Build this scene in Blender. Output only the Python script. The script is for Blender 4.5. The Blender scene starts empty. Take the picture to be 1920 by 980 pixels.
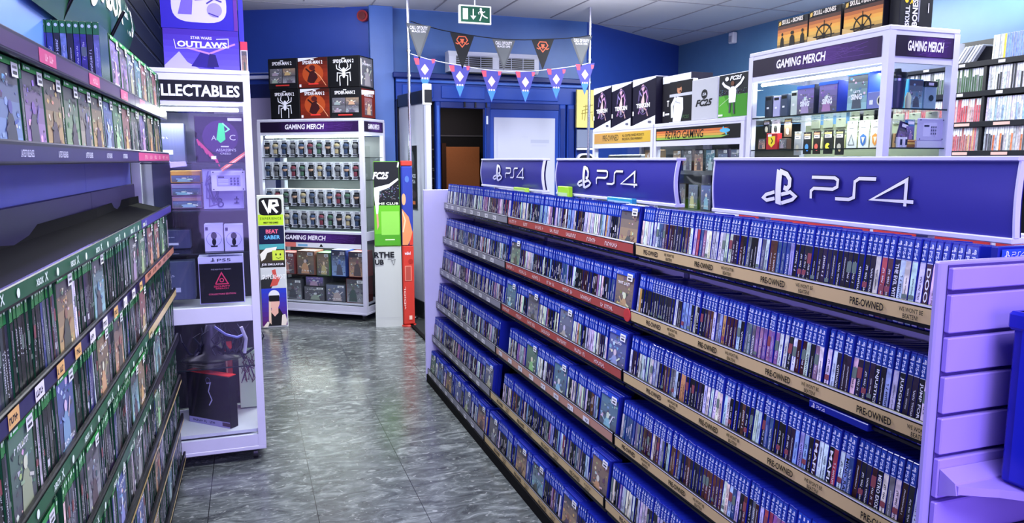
import bpy, math, random
from mathutils import Vector, Matrix, Euler

# ------------------------------------------------------------------ camera, world, lights, exposure
S = bpy.context.scene
COL = S.collection
PI = math.pi
F = 1400.0; CX, CY = 960.0, 490.0; H = 1.43
PITCH = math.atan(190 / F); YAW = math.atan(498 / (F / math.cos(PITCH)))

cam_d = bpy.data.cameras.new('camera'); cam = bpy.data.objects.new('camera', cam_d); COL.objects.link(cam)
cam_d.sensor_width = 36; cam_d.lens = 36 * F / 1920; cam_d.clip_start = 0.02; cam_d.clip_end = 60
cam.location = (0, 0, H); cam.rotation_euler = (PI / 2 - PITCH, 0, -YAW)
S.camera = cam

S.view_settings.view_transform = 'Standard'; S.view_settings.look = 'None'
S.view_settings.gamma = 1; S.view_settings.use_curve_mapping = False
S.view_settings.exposure = 1.12
S.cycles.transparent_max_bounces = 40

W = bpy.data.worlds.new('world'); S.world = W; W.use_nodes = True
W.node_tree.nodes['Background'].inputs[0].default_value = (0.30, 0.33, 1.0, 1)
W.node_tree.nodes['Background'].inputs[1].default_value = 0.35

def area(name, loc, rot, sx, sy, power, color):
    d = bpy.data.lights.new(name, 'AREA'); d.shape = 'RECTANGLE'; d.size = sx; d.size_y = sy
    d.energy = power; d.color = color
    o = bpy.data.objects.new(name, d); COL.objects.link(o); o.location = loc; o.rotation_euler = rot
    return o
VIO = (0.42, 0.30, 1.0); COOL = (0.95, 0.98, 0.98)
# ceiling daylight panels
area('ceiling_panel_light', (1.0, 5.2, 2.80), (0, 0, 0), 1.2, 0.6, 50, COOL)
area('ceiling_panel_light', (3.9, 5.4, 2.80), (0, 0, 0), 1.2, 0.6, 55, COOL)
area('ceiling_panel_light', (3.4, 2.4, 2.80), (0, 0, 0), 1.2, 0.6, 34, COOL)
area('ceiling_panel_light', (0.4, 2.6, 2.80), (0, 0, 0), 1.2, 0.6, 34, (0.90, 0.93, 0.95))
area('ceiling_panel_light', (0.6, -0.6, 2.80), (0, 0, 0), 1.6, 1.2, 52, (0.62, 0.62, 1.0))
# added upward fills over the tall cabinets, no real fixtures, to brighten the ceiling
area('ceiling_fill_light', (2.9, 3.0, 2.25), (PI, 0, 0), 0.4, 0.8, 30, (0.95, 0.97, 1.0))
area('ceiling_fill_light', (0.5, 6.3, 2.45), (PI, 0, 0), 0.8, 0.4, 12, (0.85, 0.9, 1.0))
area('ceiling_fill_light', (2.9, 5.0, 2.15), (PI, 0, 0), 0.4, 1.6, 17, (0.95, 0.97, 1.0))
area('ceiling_fill_light', (4.6, 3.4, 2.35), (PI, 0, 0), 0.4, 1.6, 22, (1.0, 1.0, 0.92))
area('lobby_fill_light', (2.1, 7.9, 2.1), (0, 0, 0), 0.4, 0.2, 5, (1.0, 0.85, 0.7))  # added fill to lift the brown lobby door, not a known lamp
# blue strip lighting under the left display shelf
area('shelf_strip_light', (-0.43, 1.75, 1.41), (0, -PI / 2 - 0.1, 0), 0.05, 1.3, 6, (0.36, 0.30, 1.0))
# violet light of the shop window behind the camera
area('window_neon_light', (0.5, -2.3, 1.5), (PI / 2, 0, 0), 3.2, 2.0, 72, VIO)

# ------------------------------------------------------------------ helpers
def C(h, a=1.0):
    if isinstance(h, (tuple, list)): return (h[0], h[1], h[2], a)
    h = h.lstrip('#'); r = [int(h[i:i + 2], 16) / 255 for i in (0, 2, 4)]
    return tuple(((c / 12.92) if c <= 0.04045 else ((c + 0.055) / 1.055) ** 2.4) for c in r) + (a,)
def mixc(a, b, t): return tuple(a[i] * (1 - t) + b[i] * t for i in range(3)) + (1,)
def jit(c, r, k=0.15): return tuple(max(0, c[i] * (1 + r.uniform(-k, k))) for i in range(3)) + (1,)

MATS = {}
def mat(name, rough=0.5, metal=0.0, spec=0.5, noise=0.0, nscale=30, coat=0.0):
    if name in MATS: return MATS[name]
    m = bpy.data.materials.new(name); m.use_nodes = True; nt = m.node_tree
    b = nt.nodes['Principled BSDF']
    a = nt.nodes.new('ShaderNodeAttribute'); a.attribute_name = 'Col'
    b.inputs['Roughness'].default_value = rough; b.inputs['Metallic'].default_value = metal
    b.inputs['Specular IOR Level'].default_value = spec; b.inputs['Coat Weight'].default_value = coat
    if noise:
        tc = nt.nodes.new('ShaderNodeTexCoord'); n = nt.nodes.new('ShaderNodeTexNoise')
        n.inputs['Scale'].default_value = nscale; n.inputs['Detail'].default_value = 5
        nt.links.new(tc.outputs['Object'], n.inputs['Vector'])
        mr = nt.nodes.new('ShaderNodeMapRange'); mr.inputs['From Min'].default_value = 0.25; mr.inputs['From Max'].default_value = 0.75
        mr.inputs['To Min'].default_value = 1 - noise; mr.inputs['To Max'].default_value = 1 + noise
        nt.links.new(n.outputs['Fac'], mr.inputs['Value'])
        vm = nt.nodes.new('ShaderNodeVectorMath'); vm.operation = 'SCALE'
        nt.links.new(a.outputs['Color'], vm.inputs[0]); nt.links.new(mr.outputs[0], vm.inputs['Scale'])
        nt.links.new(vm.outputs[0], b.inputs['Base Color'])
    else:
        nt.links.new(a.outputs['Color'], b.inputs['Base Color'])
    MATS[name] = m; return m
mat('paint', 0.42, noise=0.04, nscale=9)
mat('print', 0.55, spec=0.25)
mat('plastic', 0.32, spec=0.35)
mat('matt', 0.8, spec=0.12, noise=0.06, nscale=60)
mat('metal', 0.25, metal=1.0)
mat('blue_plastic', 0.25, spec=0.42)

def emit_mat(name, color, strength):
    m = bpy.data.materials.new(name); m.use_nodes = True; nt = m.node_tree
    b = nt.nodes['Principled BSDF']; b.inputs['Base Color'].default_value = color
    b.inputs['Emission Color'].default_value = color; b.inputs['Emission Strength'].default_value = strength
    MATS[name] = m; return m
emit_mat('led', C('#f4fff0'), 9.0)
emit_mat('exit_lit', C('#ffffff'), 0.9)

def glass_mat():
    m = bpy.data.materials.new('glass'); m.use_nodes = True; nt = m.node_tree
    nt.nodes.remove(nt.nodes['Principled BSDF']); out = nt.nodes['Material Output']
    t = nt.nodes.new('ShaderNodeBsdfTransparent'); t.inputs[0].default_value = (0.97, 0.99, 0.98, 1)
    g = nt.nodes.new('ShaderNodeBsdfGlossy'); g.inputs['Roughness'].default_value = 0.03
    lw = nt.nodes.new('ShaderNodeLayerWeight'); pw = nt.nodes.new('ShaderNodeMath'); pw.operation = 'POWER'; pw.inputs[1].default_value = 4
    nt.links.new(lw.outputs['Facing'], pw.inputs[0])
    f = nt.nodes.new('ShaderNodeMapRange'); f.inputs['To Min'].default_value = 0.018; f.inputs['To Max'].default_value = 0.6
    nt.links.new(pw.outputs[0], f.inputs['Value'])
    mx = nt.nodes.new('ShaderNodeMixShader')
    nt.links.new(f.outputs[0], mx.inputs[0]); nt.links.new(t.outputs[0], mx.inputs[1]); nt.links.new(g.outputs[0], mx.inputs[2])
    nt.links.new(mx.outputs[0], out.inputs[0]); MATS['glass'] = m
glass_mat()

def spine_mat():
    """paper insert: the copy's own colour, broken up by artwork, with printed marks over it"""
    m = bpy.data.materials.new('spine_paper'); m.use_nodes = True; nt = m.node_tree; L = nt.links
    b = nt.nodes['Principled BSDF']; b.inputs['Roughness'].default_value = 0.3
    oi = nt.nodes.new('ShaderNodeObjectInfo')
    at = nt.nodes.new('ShaderNodeAttribute'); at.attribute_name = 'Col'
    ink = nt.nodes.new('ShaderNodeAttribute'); ink.attribute_name = 'ink'
    tc = nt.nodes.new('ShaderNodeTexCoord')
    rnd = nt.nodes.new('ShaderNodeVectorMath'); rnd.operation = 'SCALE'; rnd.inputs[0].default_value = (37, 11, 53)
    L.new(oi.outputs['Random'], rnd.inputs['Scale'])
    ad = nt.nodes.new('ShaderNodeVectorMath'); ad.operation = 'ADD'
    L.new(tc.outputs['Object'], ad.inputs[0]); L.new(rnd.outputs[0], ad.inputs[1])
    n = nt.nodes.new('ShaderNodeTexNoise'); n.inputs['Scale'].default_value = 45; n.inputs['Detail'].default_value = 3
    L.new(ad.outputs[0], n.inputs['Vector'])
    hs = nt.nodes.new('ShaderNodeHueSaturation')
    mr = nt.nodes.new('ShaderNodeMapRange'); mr.inputs['From Min'].default_value = 0.35; mr.inputs['From Max'].default_value = 0.65
    mr.inputs['To Min'].default_value = 0.65; mr.inputs['To Max'].default_value = 1.25
    L.new(n.outputs['Fac'], mr.inputs['Value']); L.new(mr.outputs[0], hs.inputs['Value'])
    L.new(oi.outputs['Color'], hs.inputs['Color'])
    mx = nt.nodes.new('ShaderNodeMix'); mx.data_type = 'RGBA'
    L.new(ink.outputs['Fac'], mx.inputs['Factor']); L.new(hs.outputs[0], mx.inputs['A']); L.new(at.outputs['Color'], mx.inputs['B'])
    L.new(mx.outputs['Result'], b.inputs['Base Color']); MATS['spine_paper'] = m
spine_mat()

_TXT = {}
def text_geo(s, bold=0.0, shear=0.0, spacing=1.0):
    key = (s, bold, shear, spacing)
    if key in _TXT: return _TXT[key]
    cu = bpy.data.curves.new('t', 'FONT'); cu.body = s; cu.size = 1; cu.offset = bold; cu.shear = shear
    cu.space_character = spacing; cu.resolution_u = 2
    ob = bpy.data.objects.new('t', cu); COL.objects.link(ob)
    dg = bpy.context.evaluated_depsgraph_get()
    me = bpy.data.meshes.new_from_object(ob.evaluated_get(dg))
    vs = [(v.co.x, v.co.y) for v in me.vertices]; fs = [tuple(p.vertices) for p in me.polygons]
    bpy.data.objects.remove(ob); bpy.data.curves.remove(cu); bpy.data.meshes.remove(me)
    x0 = min(v[0] for v in vs); x1 = max(v[0] for v in vs); y0 = min(v[1] for v in vs); y1 = max(v[1] for v in vs)
    vs = [((v[0] - x0) / (x1 - x0), (v[1] - y0) / (y1 - y0)) for v in vs]
    _TXT[key] = (vs, fs, (x1 - x0) / (y1 - y0)); return _TXT[key]

class MB:
    """collects coloured shapes; local front faces -y, x to the right, z up"""
    def __init__(s): s.v = []; s.f = []; s.c = []; s.k = []; s.lay = 0; s.smooth = []
    def face(s, pts, col, ink=1.0, sm=False):
        n = len(s.v); s.v += [tuple(p) for p in pts]; s.f.append(tuple(range(n, n + len(pts)))); s.c.append(col); s.k.append(ink); s.smooth.append(sm)
    def mesh(s, vs, fs, col, ink=1.0, sm=False):
        n = len(s.v); s.v += [tuple(p) for p in vs]
        for i, f in enumerate(fs):
            s.f.append(tuple(a + n for a in f)); s.c.append(col[i] if isinstance(col, list) else col); s.k.append(ink); s.smooth.append(sm)
    def box(s, x0, x1, y0, y1, z0, z1, col, ch=0.0, top=None, front=None, side=None):
        if ch <= 0:
            vs = [(x0, y0, z0), (x1, y0, z0), (x1, y1, z0), (x0, y1, z0), (x0, y0, z1), (x1, y0, z1), (x1, y1, z1), (x0, y1, z1)]
            fs = [(0, 3, 2, 1), (4, 5, 6, 7), (0, 1, 5, 4), (1, 2, 6, 5), (2, 3, 7, 6), (3, 0, 4, 7)]
            cs = [col, top or col, front or col, side or col, col, side or col]
            s.mesh(vs, fs, cs); return
        c = ch
        vs = []; idx = {}
        for ix, X in ((0, x0), (1, x1)):
            for iy, Y in ((0, y0), (1, y1)):
                for iz, Z in ((0, z0), (1, z1)):
                    sx = c if ix == 0 else -c; sy = c if iy == 0 else -c; sz = c if iz == 0 else -c
                    for ax, p in (('x', (X, Y + sy, Z + sz)), ('y', (X + sx, Y, Z + sz)), ('z', (X + sx, Y + sy, Z))):
                        idx[(ix, iy, iz, ax)] = len(vs); vs.append(p)
        I = lambda a, b, d, ax: idx[(a, b, d, ax)]
        fs = []; cs = []
        def add(f, cc=col): fs.append(f); cs.append(cc)
        add((I(0,0,0,'y'), I(1,0,0,'y'), I(1,0,1,'y'), I(0,0,1,'y')), front or col)
        add((I(1,1,0,'y'), I(0,1,0,'y'), I(0,1,1,'y'), I(1,1,1,'y')))
        add((I(0,1,0,'x'), I(0,0,0,'x'), I(0,0,1,'x'), I(0,1,1,'x')), side or col)
        add((I(1,0,0,'x'), I(1,1,0,'x'), I(1,1,1,'x'), I(1,0,1,'x')), side or col)
        add((I(0,1,0,'z'), I(1,1,0,'z'), I(1,0,0,'z'), I(0,0,0,'z')))
        add((I(0,0,1,'z'), I(1,0,1,'z'), I(1,1,1,'z'), I(0,1,1,'z')), top or col)
        for a in (0, 1):
            for b in (0, 1):
                add((I(a,b,0,'x'), I(a,b,0,'y'), I(a,b,1,'y'), I(a,b,1,'x')))
                add((I(a,0,b,'x'), I(a,0,b,'z'), I(a,1,b,'z'), I(a,1,b,'x')))
                add((I(0,a,b,'y'), I(0,a,b,'z'), I(1,a,b,'z'), I(1,a,b,'y')))
                for d in (0, 1): add((I(a,b,d,'x'), I(a,b,d,'y'), I(a,b,d,'z')))
        s.mesh(vs, fs, cs)
    def tube(s, p0, p1, r, col, n=12, r1=None, sm=True, caps=True):
        p0 = Vector(p0); p1 = Vector(p1); d = (p1 - p0).normalized(); r1 = r if r1 is None else r1
        a = d.orthogonal().normalized(); b = d.cross(a)
        vs = []
        for p, rr in ((p0, r), (p1, r1)):
            for i in range(n):
                t = 2 * PI * i / n; vs.append(p + a * math.cos(t) * rr + b * math.sin(t) * rr)
        fs = [(i, (i + 1) % n, n + (i + 1) % n, n + i) for i in range(n)]
        s.mesh(vs, fs, col, sm=sm)
        if caps: s.mesh(vs, [tuple(range(n))[::-1], tuple(range(n, 2 * n))], col)
    def path(s, pts, r, col, n=8):
        for a, b in zip(pts, pts[1:]): s.tube(a, b, r, col, n)
    def lathe(s, cx, cy, prof, col, n=20, sx=1.0, sy=1.0):
        vs = []
        for (r, z) in prof:
            for i in range(n):
                t = 2 * PI * i / n; vs.append((cx + r * math.cos(t) * sx, cy + r * math.sin(t) * sy, z))
        fs = []
        for k in range(len(prof) - 1):
            for i in range(n): fs.append((k * n + i, k * n + (i + 1) % n, (k + 1) * n + (i + 1) % n, (k + 1) * n + i))
        s.mesh(vs, fs, col, sm=True)
        s.mesh(vs, [tuple(range(n))[::-1], tuple(range((len(prof) - 1) * n, len(prof) * n))], col)
    def ball(s, c, r, col, n=10, sx=1, sy=1, sz=1):
        prof = [(max(1e-4, math.sin(PI * k / 8)) * r, -math.cos(PI * k / 8) * r * sz + c[2]) for k in range(9)]
        s.lathe(c[0], c[1], prof, col, n, sx, sy)
    def prism(s, pts, y0, y1, col):
        """pts in x,z (counter-clockwise seen from -y), pushed from y0 (front) to y1"""
        n = len(pts)
        vs = [(p[0], y0, p[1]) for p in pts] + [(p[0], y1, p[1]) for p in pts]
        fs = [tuple(range(n)), tuple(range(n, 2 * n))[::-1]] + [(i, n + i, n + (i + 1) % n, (i + 1) % n) for i in range(n)]
        s.mesh(vs, fs, col)
    def loft(s, prof, x0, x1, col, close=True):
        """prof in y,z swept along x"""
        n = len(prof)
        vs = [(x0, p[0], p[1]) for p in prof] + [(x1, p[0], p[1]) for p in prof]
        rng = range(n) if close else range(n - 1)
        fs = [(i, (i + 1) % n, n + (i + 1) % n, n + i) for i in rng]
        if close: fs += [tuple(range(n))[::-1], tuple(range(n, 2 * n))]
        s.mesh(vs, fs, col)
    # ---- print: flat ink on the front plane y = s.py
    py = 0.0; step = 0.00035
    def up(s): s.lay += 1; return s.py - s.step * s.lay
    def poly(s, pts, col, ink=1.0, lay=None):
        y = s.up() if lay is None else lay
        s.face([(p[0], y, p[1]) for p in pts], col, ink)
    def rect(s, x, z, w, h, col, ink=1.0, lay=None): s.poly([(x, z), (x + w, z), (x + w, z + h), (x, z + h)], col, ink, lay)
    def ell(s, cx, cz, rx, rz, col, n=18, a0=0, lay=None):
        s.poly([(cx + rx * math.cos(2 * PI * i / n + a0), cz + rz * math.sin(2 * PI * i / n + a0)) for i in range(n)], col, lay=lay)
    def ring(s, cx, cz, r0, r1, col, n=20, sz=1.0):
        y = s.up()
        for i in range(n):
            a, b = 2 * PI * i / n, 2 * PI * (i + 1) / n
            s.face([(cx + r0 * math.cos(a), y, cz + r0 * sz * math.sin(a)), (cx + r1 * math.cos(a), y, cz + r1 * sz * math.sin(a)),
                    (cx + r1 * math.cos(b), y, cz + r1 * sz * math.sin(b)), (cx + r0 * math.cos(b), y, cz + r0 * sz * math.sin(b))], col)
    def stroke(s, pts, w, col, lay=None):
        y = s.up() if lay is None else lay
        P = [Vector((p[0], p[1])) for p in pts]; L = []; R = []
        for i, p in enumerate(P):
            if i == 0: d = (P[1] - P[0]).normalized(); nrm = Vector((-d.y, d.x)); k = 1
            elif i == len(P) - 1: d = (P[i] - P[i - 1]).normalized(); nrm = Vector((-d.y, d.x)); k = 1
            else:
                d0 = (P[i] - P[i - 1]).normalized(); d1 = (P[i + 1] - P[i]).normalized()
                t = (d0 + d1)
                t = t.normalized() if t.length > 1e-6 else d0
                nrm = Vector((-t.y, t.x)); k = min(2.2, 1 / max(0.3, nrm.dot(Vector((-d0.y, d0.x)))))
            L.append(p + nrm * w / 2 * k); R.append(p - nrm * w / 2 * k)
        for i in range(len(P) - 1):
            s.face([(R[i].x, y, R[i].y), (R[i + 1].x, y, R[i + 1].y), (L[i + 1].x, y, L[i + 1].y), (L[i].x, y, L[i].y)], col)
    def text(s, t, x, z, w, h, col, bold=0.0, shear=0.0, rot=0, spacing=1.0):
        """fits the words into the box; rot 90 reads upwards, -90 downwards"""
        vs, fs, _ = text_geo(t, bold, shear, spacing); y = s.up(); o = []
        for (a, b) in vs:
            if rot == 0: o.append((x + a * w, y, z + b * h))
            elif rot == -90: o.append((x + b * w, y, z + h - a * h))
            else: o.append((x + w - b * w, y, z + a * h))
        s.mesh(o, fs, col)
    def xf(s, M, start=0):
        for i in range(start, len(s.v)): s.v[i] = tuple(M @ Vector(s.v[i]))
    def data(s, name, material):
        me = bpy.data.meshes.new(name); me.from_pydata(s.v, [], s.f)
        a = me.attributes.new('Col', 'FLOAT_COLOR', 'CORNER'); k = me.attributes.new('ink', 'FLOAT', 'FACE')
        buf = []
        for f, c in zip(s.f, s.c): buf += list(c) * len(f)
        a.data.foreach_set('color', buf); k.data.foreach_set('value', s.k)
        me.polygons.foreach_set('use_smooth', s.smooth)
        me.materials.append(MATS[material]); me.update(); return me
    def build(s, name, material='paint', parent=None, loc=(0, 0, 0), rz=0.0, rot=None):
        return link(name, s.data(name, material), parent, loc, rz, rot)

def link(name, me, parent=None, loc=(0, 0, 0), rz=0.0, rot=None):
    o = bpy.data.objects.new(name, me); COL.objects.link(o); o.parent = parent
    o.location = loc; o.rotation_euler = rot if rot else (0, 0, rz); return o
def empty(name, loc=(0, 0, 0), rz=0.0, rot=None): return link(name, None, None, loc, rz, rot)
def tag(o, label, cat, group=None):
    o['label'] = label; o['category'] = cat
    if group: o['group'] = group
    return o
def struct(o): o['kind'] = 'structure'; return o

ONES = 'zeroth first second third fourth fifth sixth seventh eighth ninth tenth eleventh twelfth thirteenth fourteenth fifteenth sixteenth seventeenth eighteenth nineteenth'.split()
TENS = '_ _ twent thirt fort fift sixt sevent eight ninet'.split()
def ordw(n):
    if n < 20: return ONES[n]
    if n >= 100: return 'hundred-and-' + ordw(n - 100) if n > 100 else 'hundredth'
    t, u = divmod(n, 10)
    return TENS[t] + 'ieth' if u == 0 else TENS[t] + 'y-' + ONES[u]

WHITE = C('#e9e6f2'); FRAME = C('#cfcfe2'); BLACK = C('#08080c'); NAVY = C('#15123a'); DARK = C('#15161c')
GOLD = C('#cbb27e'); RED = C('#a84a44')

# ------------------------------------------------------------------ room shell
def floor_mat():
    m = bpy.data.materials.new('marbled_vinyl'); m.use_nodes = True; nt = m.node_tree; L = nt.links
    b = nt.nodes['Principled BSDF']; b.inputs['Roughness'].default_value = 0.22; b.inputs['Specular IOR Level'].default_value = 0.6
    tc = nt.nodes.new('ShaderNodeTexCoord')
    mp = nt.nodes.new('ShaderNodeMapping'); mp.inputs['Scale'].default_value = (1.0, 2.2, 1); mp.inputs['Rotation'].default_value = (0, 0, 0.35)
    L.new(tc.outputs['Object'], mp.inputs[0])
    n1 = nt.nodes.new('ShaderNodeTexNoise'); n1.inputs['Scale'].default_value = 6.5; n1.inputs['Detail'].default_value = 9; n1.inputs['Roughness'].default_value = 0.62; n1.inputs['Distortion'].default_value = 1.6
    L.new(mp.outputs[0], n1.inputs['Vector'])
    cr = nt.nodes.new('ShaderNodeValToRGB'); e = cr.color_ramp.elements
    e[0].position = 0.34; e[0].color = C('#34383a'); e[1].position = 0.72; e[1].color = C('#8f9496')
    k = e.new(0.52); k.color = C('#54595a'); k = e.new(0.60); k.color = C('#6a7070')
    L.new(n1.outputs['Fac'], cr.inputs[0])
    n2 = nt.nodes.new('ShaderNodeTexNoise'); n2.inputs['Scale'].default_value = 14; n2.inputs['Detail'].default_value = 4; n2.inputs['Distortion'].default_value = 2.5
    L.new(mp.outputs[0], n2.inputs['Vector'])
    r2 = nt.nodes.new('ShaderNodeMapRange'); r2.inputs['From Min'].default_value = 0.61; r2.inputs['From Max'].default_value = 0.68
    L.new(n2.outputs['Fac'], r2.inputs['Value'])
    mx = nt.nodes.new('ShaderNodeMix'); mx.data_type = 'RGBA'; mx.inputs['B'].default_value = C('#b9bdbb')
    r3 = nt.nodes.new('ShaderNodeMath'); r3.operation = 'MULTIPLY'; r3.inputs[1].default_value = 0.45; L.new(r2.outputs[0], r3.inputs[0])
    L.new(r3.outputs[0], mx.inputs['Factor']); L.new(cr.outputs[0], mx.inputs['A'])
    sp = nt.nodes.new('ShaderNodeSeparateXYZ'); L.new(tc.outputs['Object'], sp.inputs[0])
    def seam(sock, off, pitch, w):
        a = nt.nodes.new('ShaderNodeMath'); a.operation = 'ADD'; a.inputs[1].default_value = off; L.new(sock, a.inputs[0])
        p = nt.nodes.new('ShaderNodeMath'); p.operation = 'PINGPONG'; p.inputs[1].default_value = pitch / 2; L.new(a.outputs[0], p.inputs[0])
        c = nt.nodes.new('ShaderNodeMath'); c.operation = 'LESS_THAN'; c.inputs[1].default_value = w; L.new(p.outputs[0], c.inputs[0]); return c
    a = seam(sp.outputs['X'], -0.21 + 4.2, 0.42, 0.0016); b2 = seam(sp.outputs['Y'], 0.1, 0.84, 0.0012)
    mxx = nt.nodes.new('ShaderNodeMath'); mxx.operation = 'MAXIMUM'; L.new(a.outputs[0], mxx.inputs[0]); L.new(b2.outputs[0], mxx.inputs[1])
    m2 = nt.nodes.new('ShaderNodeMix'); m2.data_type = 'RGBA'; m2.inputs['B'].default_value = C('#121416')
    L.new(mxx.outputs[0], m2.inputs['Factor']); L.new(mx.outputs['Result'], m2.inputs['A']); L.new(m2.outputs['Result'], b.inputs['Base Color'])
    bp = nt.nodes.new('ShaderNodeBump'); bp.inputs['Strength'].default_value = 0.06; L.new(n1.outputs['Fac'], bp.inputs['Height']); L.new(bp.outputs[0], b.inputs['Normal'])
    MATS['floor'] = m
floor_mat()
def ceil_mat():
    m = bpy.data.materials.new('ceiling_tiles'); m.use_nodes = True; nt = m.node_tree; L = nt.links
    b = nt.nodes['Principled BSDF']; b.inputs['Roughness'].default_value = 0.9
    tc = nt.nodes.new('ShaderNodeTexCoord'); n = nt.nodes.new('ShaderNodeTexNoise'); n.inputs['Scale'].default_value = 160; n.inputs['Detail'].default_value = 3
    L.new(tc.outputs['Object'], n.inputs['Vector'])
    cr = nt.nodes.new('ShaderNodeValToRGB'); cr.color_ramp.elements[0].color = C('#b6b4bc'); cr.color_ramp.elements[1].color = C('#cfcdd4')
    L.new(n.outputs['Fac'], cr.inputs[0]); L.new(cr.outputs[0], b.inputs['Base Color']); MATS['ceiling'] = m
ceil_mat()

ZC = 2.85
ROOM = [(-0.62, -2.6), (5.18, -2.6), (5.18, 8.40), (3.40, 7.30), (1.30, 7.25), (1.13, 7.26), (-0.62, 8.18)]
def slab(name, z0, z1, material, col=WHITE):
    m = MB(); n = len(ROOM)
    vs = [(x, y, z0) for x, y in ROOM] + [(x, y, z1) for x, y in ROOM]
    m.mesh(vs, [tuple(range(n))[::-1], tuple(range(n, 2 * n))] + [(i, (i + 1) % n, n + (i + 1) % n, n + i) for i in range(n)], col)
    return struct(m.build(name, material))
slab('floor', -0.1, 0.0, 'floor')
slab('ceiling', ZC, ZC + 0.08, 'ceiling')
g = MB(); TB = C('#8e8c96')
for k in range(-2, 10):
    x = 0.55 + 0.6 * k
    if -0.6 < x < 5.15: g.box(x - 0.007, x + 0.007, -2.55, 7.2 if x < 3.5 else 7.25 + (x - 3.4) * 0.6, ZC - 0.005, ZC, TB)
for k in range(-3, 4):
    y = 6.12 + 1.25 * k * 1.0 if k <= 0 else 6.12 + 1.25 * k
    if y > -2.5: g.box(-0.6, 5.15, y - 0.007, y + 0.007, ZC - 0.0045, ZC, TB)
struct(g.build('trim_1', 'matt'))

WALLB = C('#2846a0')
def wall(name, a, b, z0=0, z1=ZC, t=0.1, col=WALLB, side=1, material='paint'):
    """upright slab from a to b; thickness grows away from the room"""
    ax, ay = a; bx, by = b; d = Vector((bx - ax, by - ay)); L = d.length; m = MB()
    m.box(0, L, 0, t * side, z0, z1, col)
    return m.build(name, material, None, (ax, ay, 0), math.atan2(d.y, d.x))
struct(wall('wall_left', (-0.62, -2.6), (-0.62, 8.25), col=C('#15161f'), material='paint'))
# dark slat grooves of the left wall
g = MB()
for k in range(19):
    z = 0.12 + 0.15 * k
    if z < 2.8: g.box(0, 10.6, -0.006, -0.0005, z, z + 0.125, C('#1b1d28'))
    if z < 2.8: g.box(0, 10.6, -0.0075, -0.0005, z + 0.118, z + 0.125, C('#3a4055'))
struct(g.build('trim_2', 'plastic', None, (-0.62, -2.5, 0), PI / 2))
w = wall('wall_left_back', (-0.62, 8.18), (1.13, 7.26), t=0.1); struct(w)
struct(wall('wall_back', (1.13, 7.255), (3.40, 7.30), z0=2.20, t=0.1, col=C('#3f66a8')))
struct(wall('wall_back_right', (3.40, 7.30), (5.18, 8.40), t=0.1))
struct(wall('wall_right', (5.18, 8.40), (5.18, -2.6), t=0.1, col=C('#5a84ac')))
struct(wall('wall_front', (5.18, -2.6), (-0.62, -2.6), t=0.1, col=C('#40486a')))
# blue pilaster between the angled wall and the doorway
m = MB(); m.box(0, 0.22, 0.0, 0.06, 0, ZC, C('#4a6db4'), 0.004); struct(m.build('wall_pilaster', 'paint', None, (1.13, 7.18, 0)))
# conduit rail along the angled wall and a shop window under it
m = MB(); ang = math.atan2(7.26 - 8.18, 1.13 + 0.62)
m.box(0.05, 1.95, -0.035, -0.001, 2.20, 2.235, C('#b9bede'), 0.004); m.box(0.05, 1.95, -0.03, -0.001, 2.255, 2.262, C('#8d97c4'))
struct(m.build('trim_3', 'plastic', None, (-0.62, 8.18, 0), ang))
m = MB(); m.box(0.35, 1.93, -0.05, -0.002, 0.0, 2.15, C('#15225e'), 0.004)
wo = struct(m.build('window_1', 'paint', None, (-0.62, 8.18, 0), ang))
m = MB()
for x0, x1 in ((0.42, 1.02), (1.08, 1.50), (1.56, 1.86)): m.box(x0, x1, -0.06, -0.05, 0.5, 2.02, C('#a79fc4'))
m.build('pane', 'plastic', wo)
# skirting
m = MB(); m.box(0, 10.8, -0.012, -0.001, 0, 0.1, C('#101018')); struct(m.build('baseboard_right', 'paint', None, (5.18, 8.25, 0), -PI / 2))

# ---- the blue shopfront with the doorway
BL = C('#1d3f9a'); BLD = C('#132a72'); BLL = C('#3a66c4')
fr = empty('shopfront_frame', (0, 7.16, 0)); tag(fr, 'royal blue panelled shopfront frame around the doorway and white door panel', 'door frame')
m = MB()
m.box(1.36, 3.34, 0, 0.08, 1.99, 2.235, BL, 0.004)
m.box(1.33, 3.38, -0.035, 0.0, 2.20, 2.25, BLD, 0.006)
m.box(1.36, 3.34, -0.02, 0.0, 2.16, 2.185, BLL, 0.004)
for x0, x1 in ((1.42, 1.72), (1.80, 2.24), (2.30, 3.02)):
    m.box(x0, x1, -0.012, -0.001, 2.02, 2.14, C('#2349ab'), 0.005)
m.build('transom_panel', 'plastic', fr)
for x0, x1 in ((1.36, 1.42), (1.735, 1.785), (2.235, 2.295), (3.03, 3.10), (3.12, 3.20), (3.22, 3.34)):
    m = MB(); m.box(x0, x1, -0.02, 0.06, 0, 1.99, BL, 0.008); m.box(x0 + 0.012, x1 - 0.012, -0.026, -0.02, 0.05, 1.95, BLL if x0 == 1.735 else BLD, 0.002); m.build('post', 'plastic', fr)
m = MB(); m.box(1.785, 3.03, -0.012, 0.05, 1.93, 1.99, BLD, 0.004)
for x in (2.02, 2.13, 2.24): m.box(x, x + 0.014, -0.03, -0.012, 1.94, 1.99, BLACK)
m.build('door_header', 'plastic', fr)
m = MB(); m.box(2.295, 3.03, -0.005, 0.03, 0.0, 1.93, BL, 0.003); m.build('fixed_leaf', 'plastic', fr)
m = MB(); m.box(2.33, 2.985, -0.012, -0.006, 0.30, 1.85, C('#b4b7ca'))
m.py = -0.0125
m.rect(2.72, 1.60, 0.20, 0.035, C('#a4a8bf')); m.rect(2.73, 1.565, 0.16, 0.02, C('#b0b3c8')); m.rect(2.36, 1.42, 0.004, 0.3, C('#b0b3c8')); m.rect(2.62, 1.66, 0.07, 0.004, C('#a9adc2'))
m.build('frosted_glass', 'plastic', fr)
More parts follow.
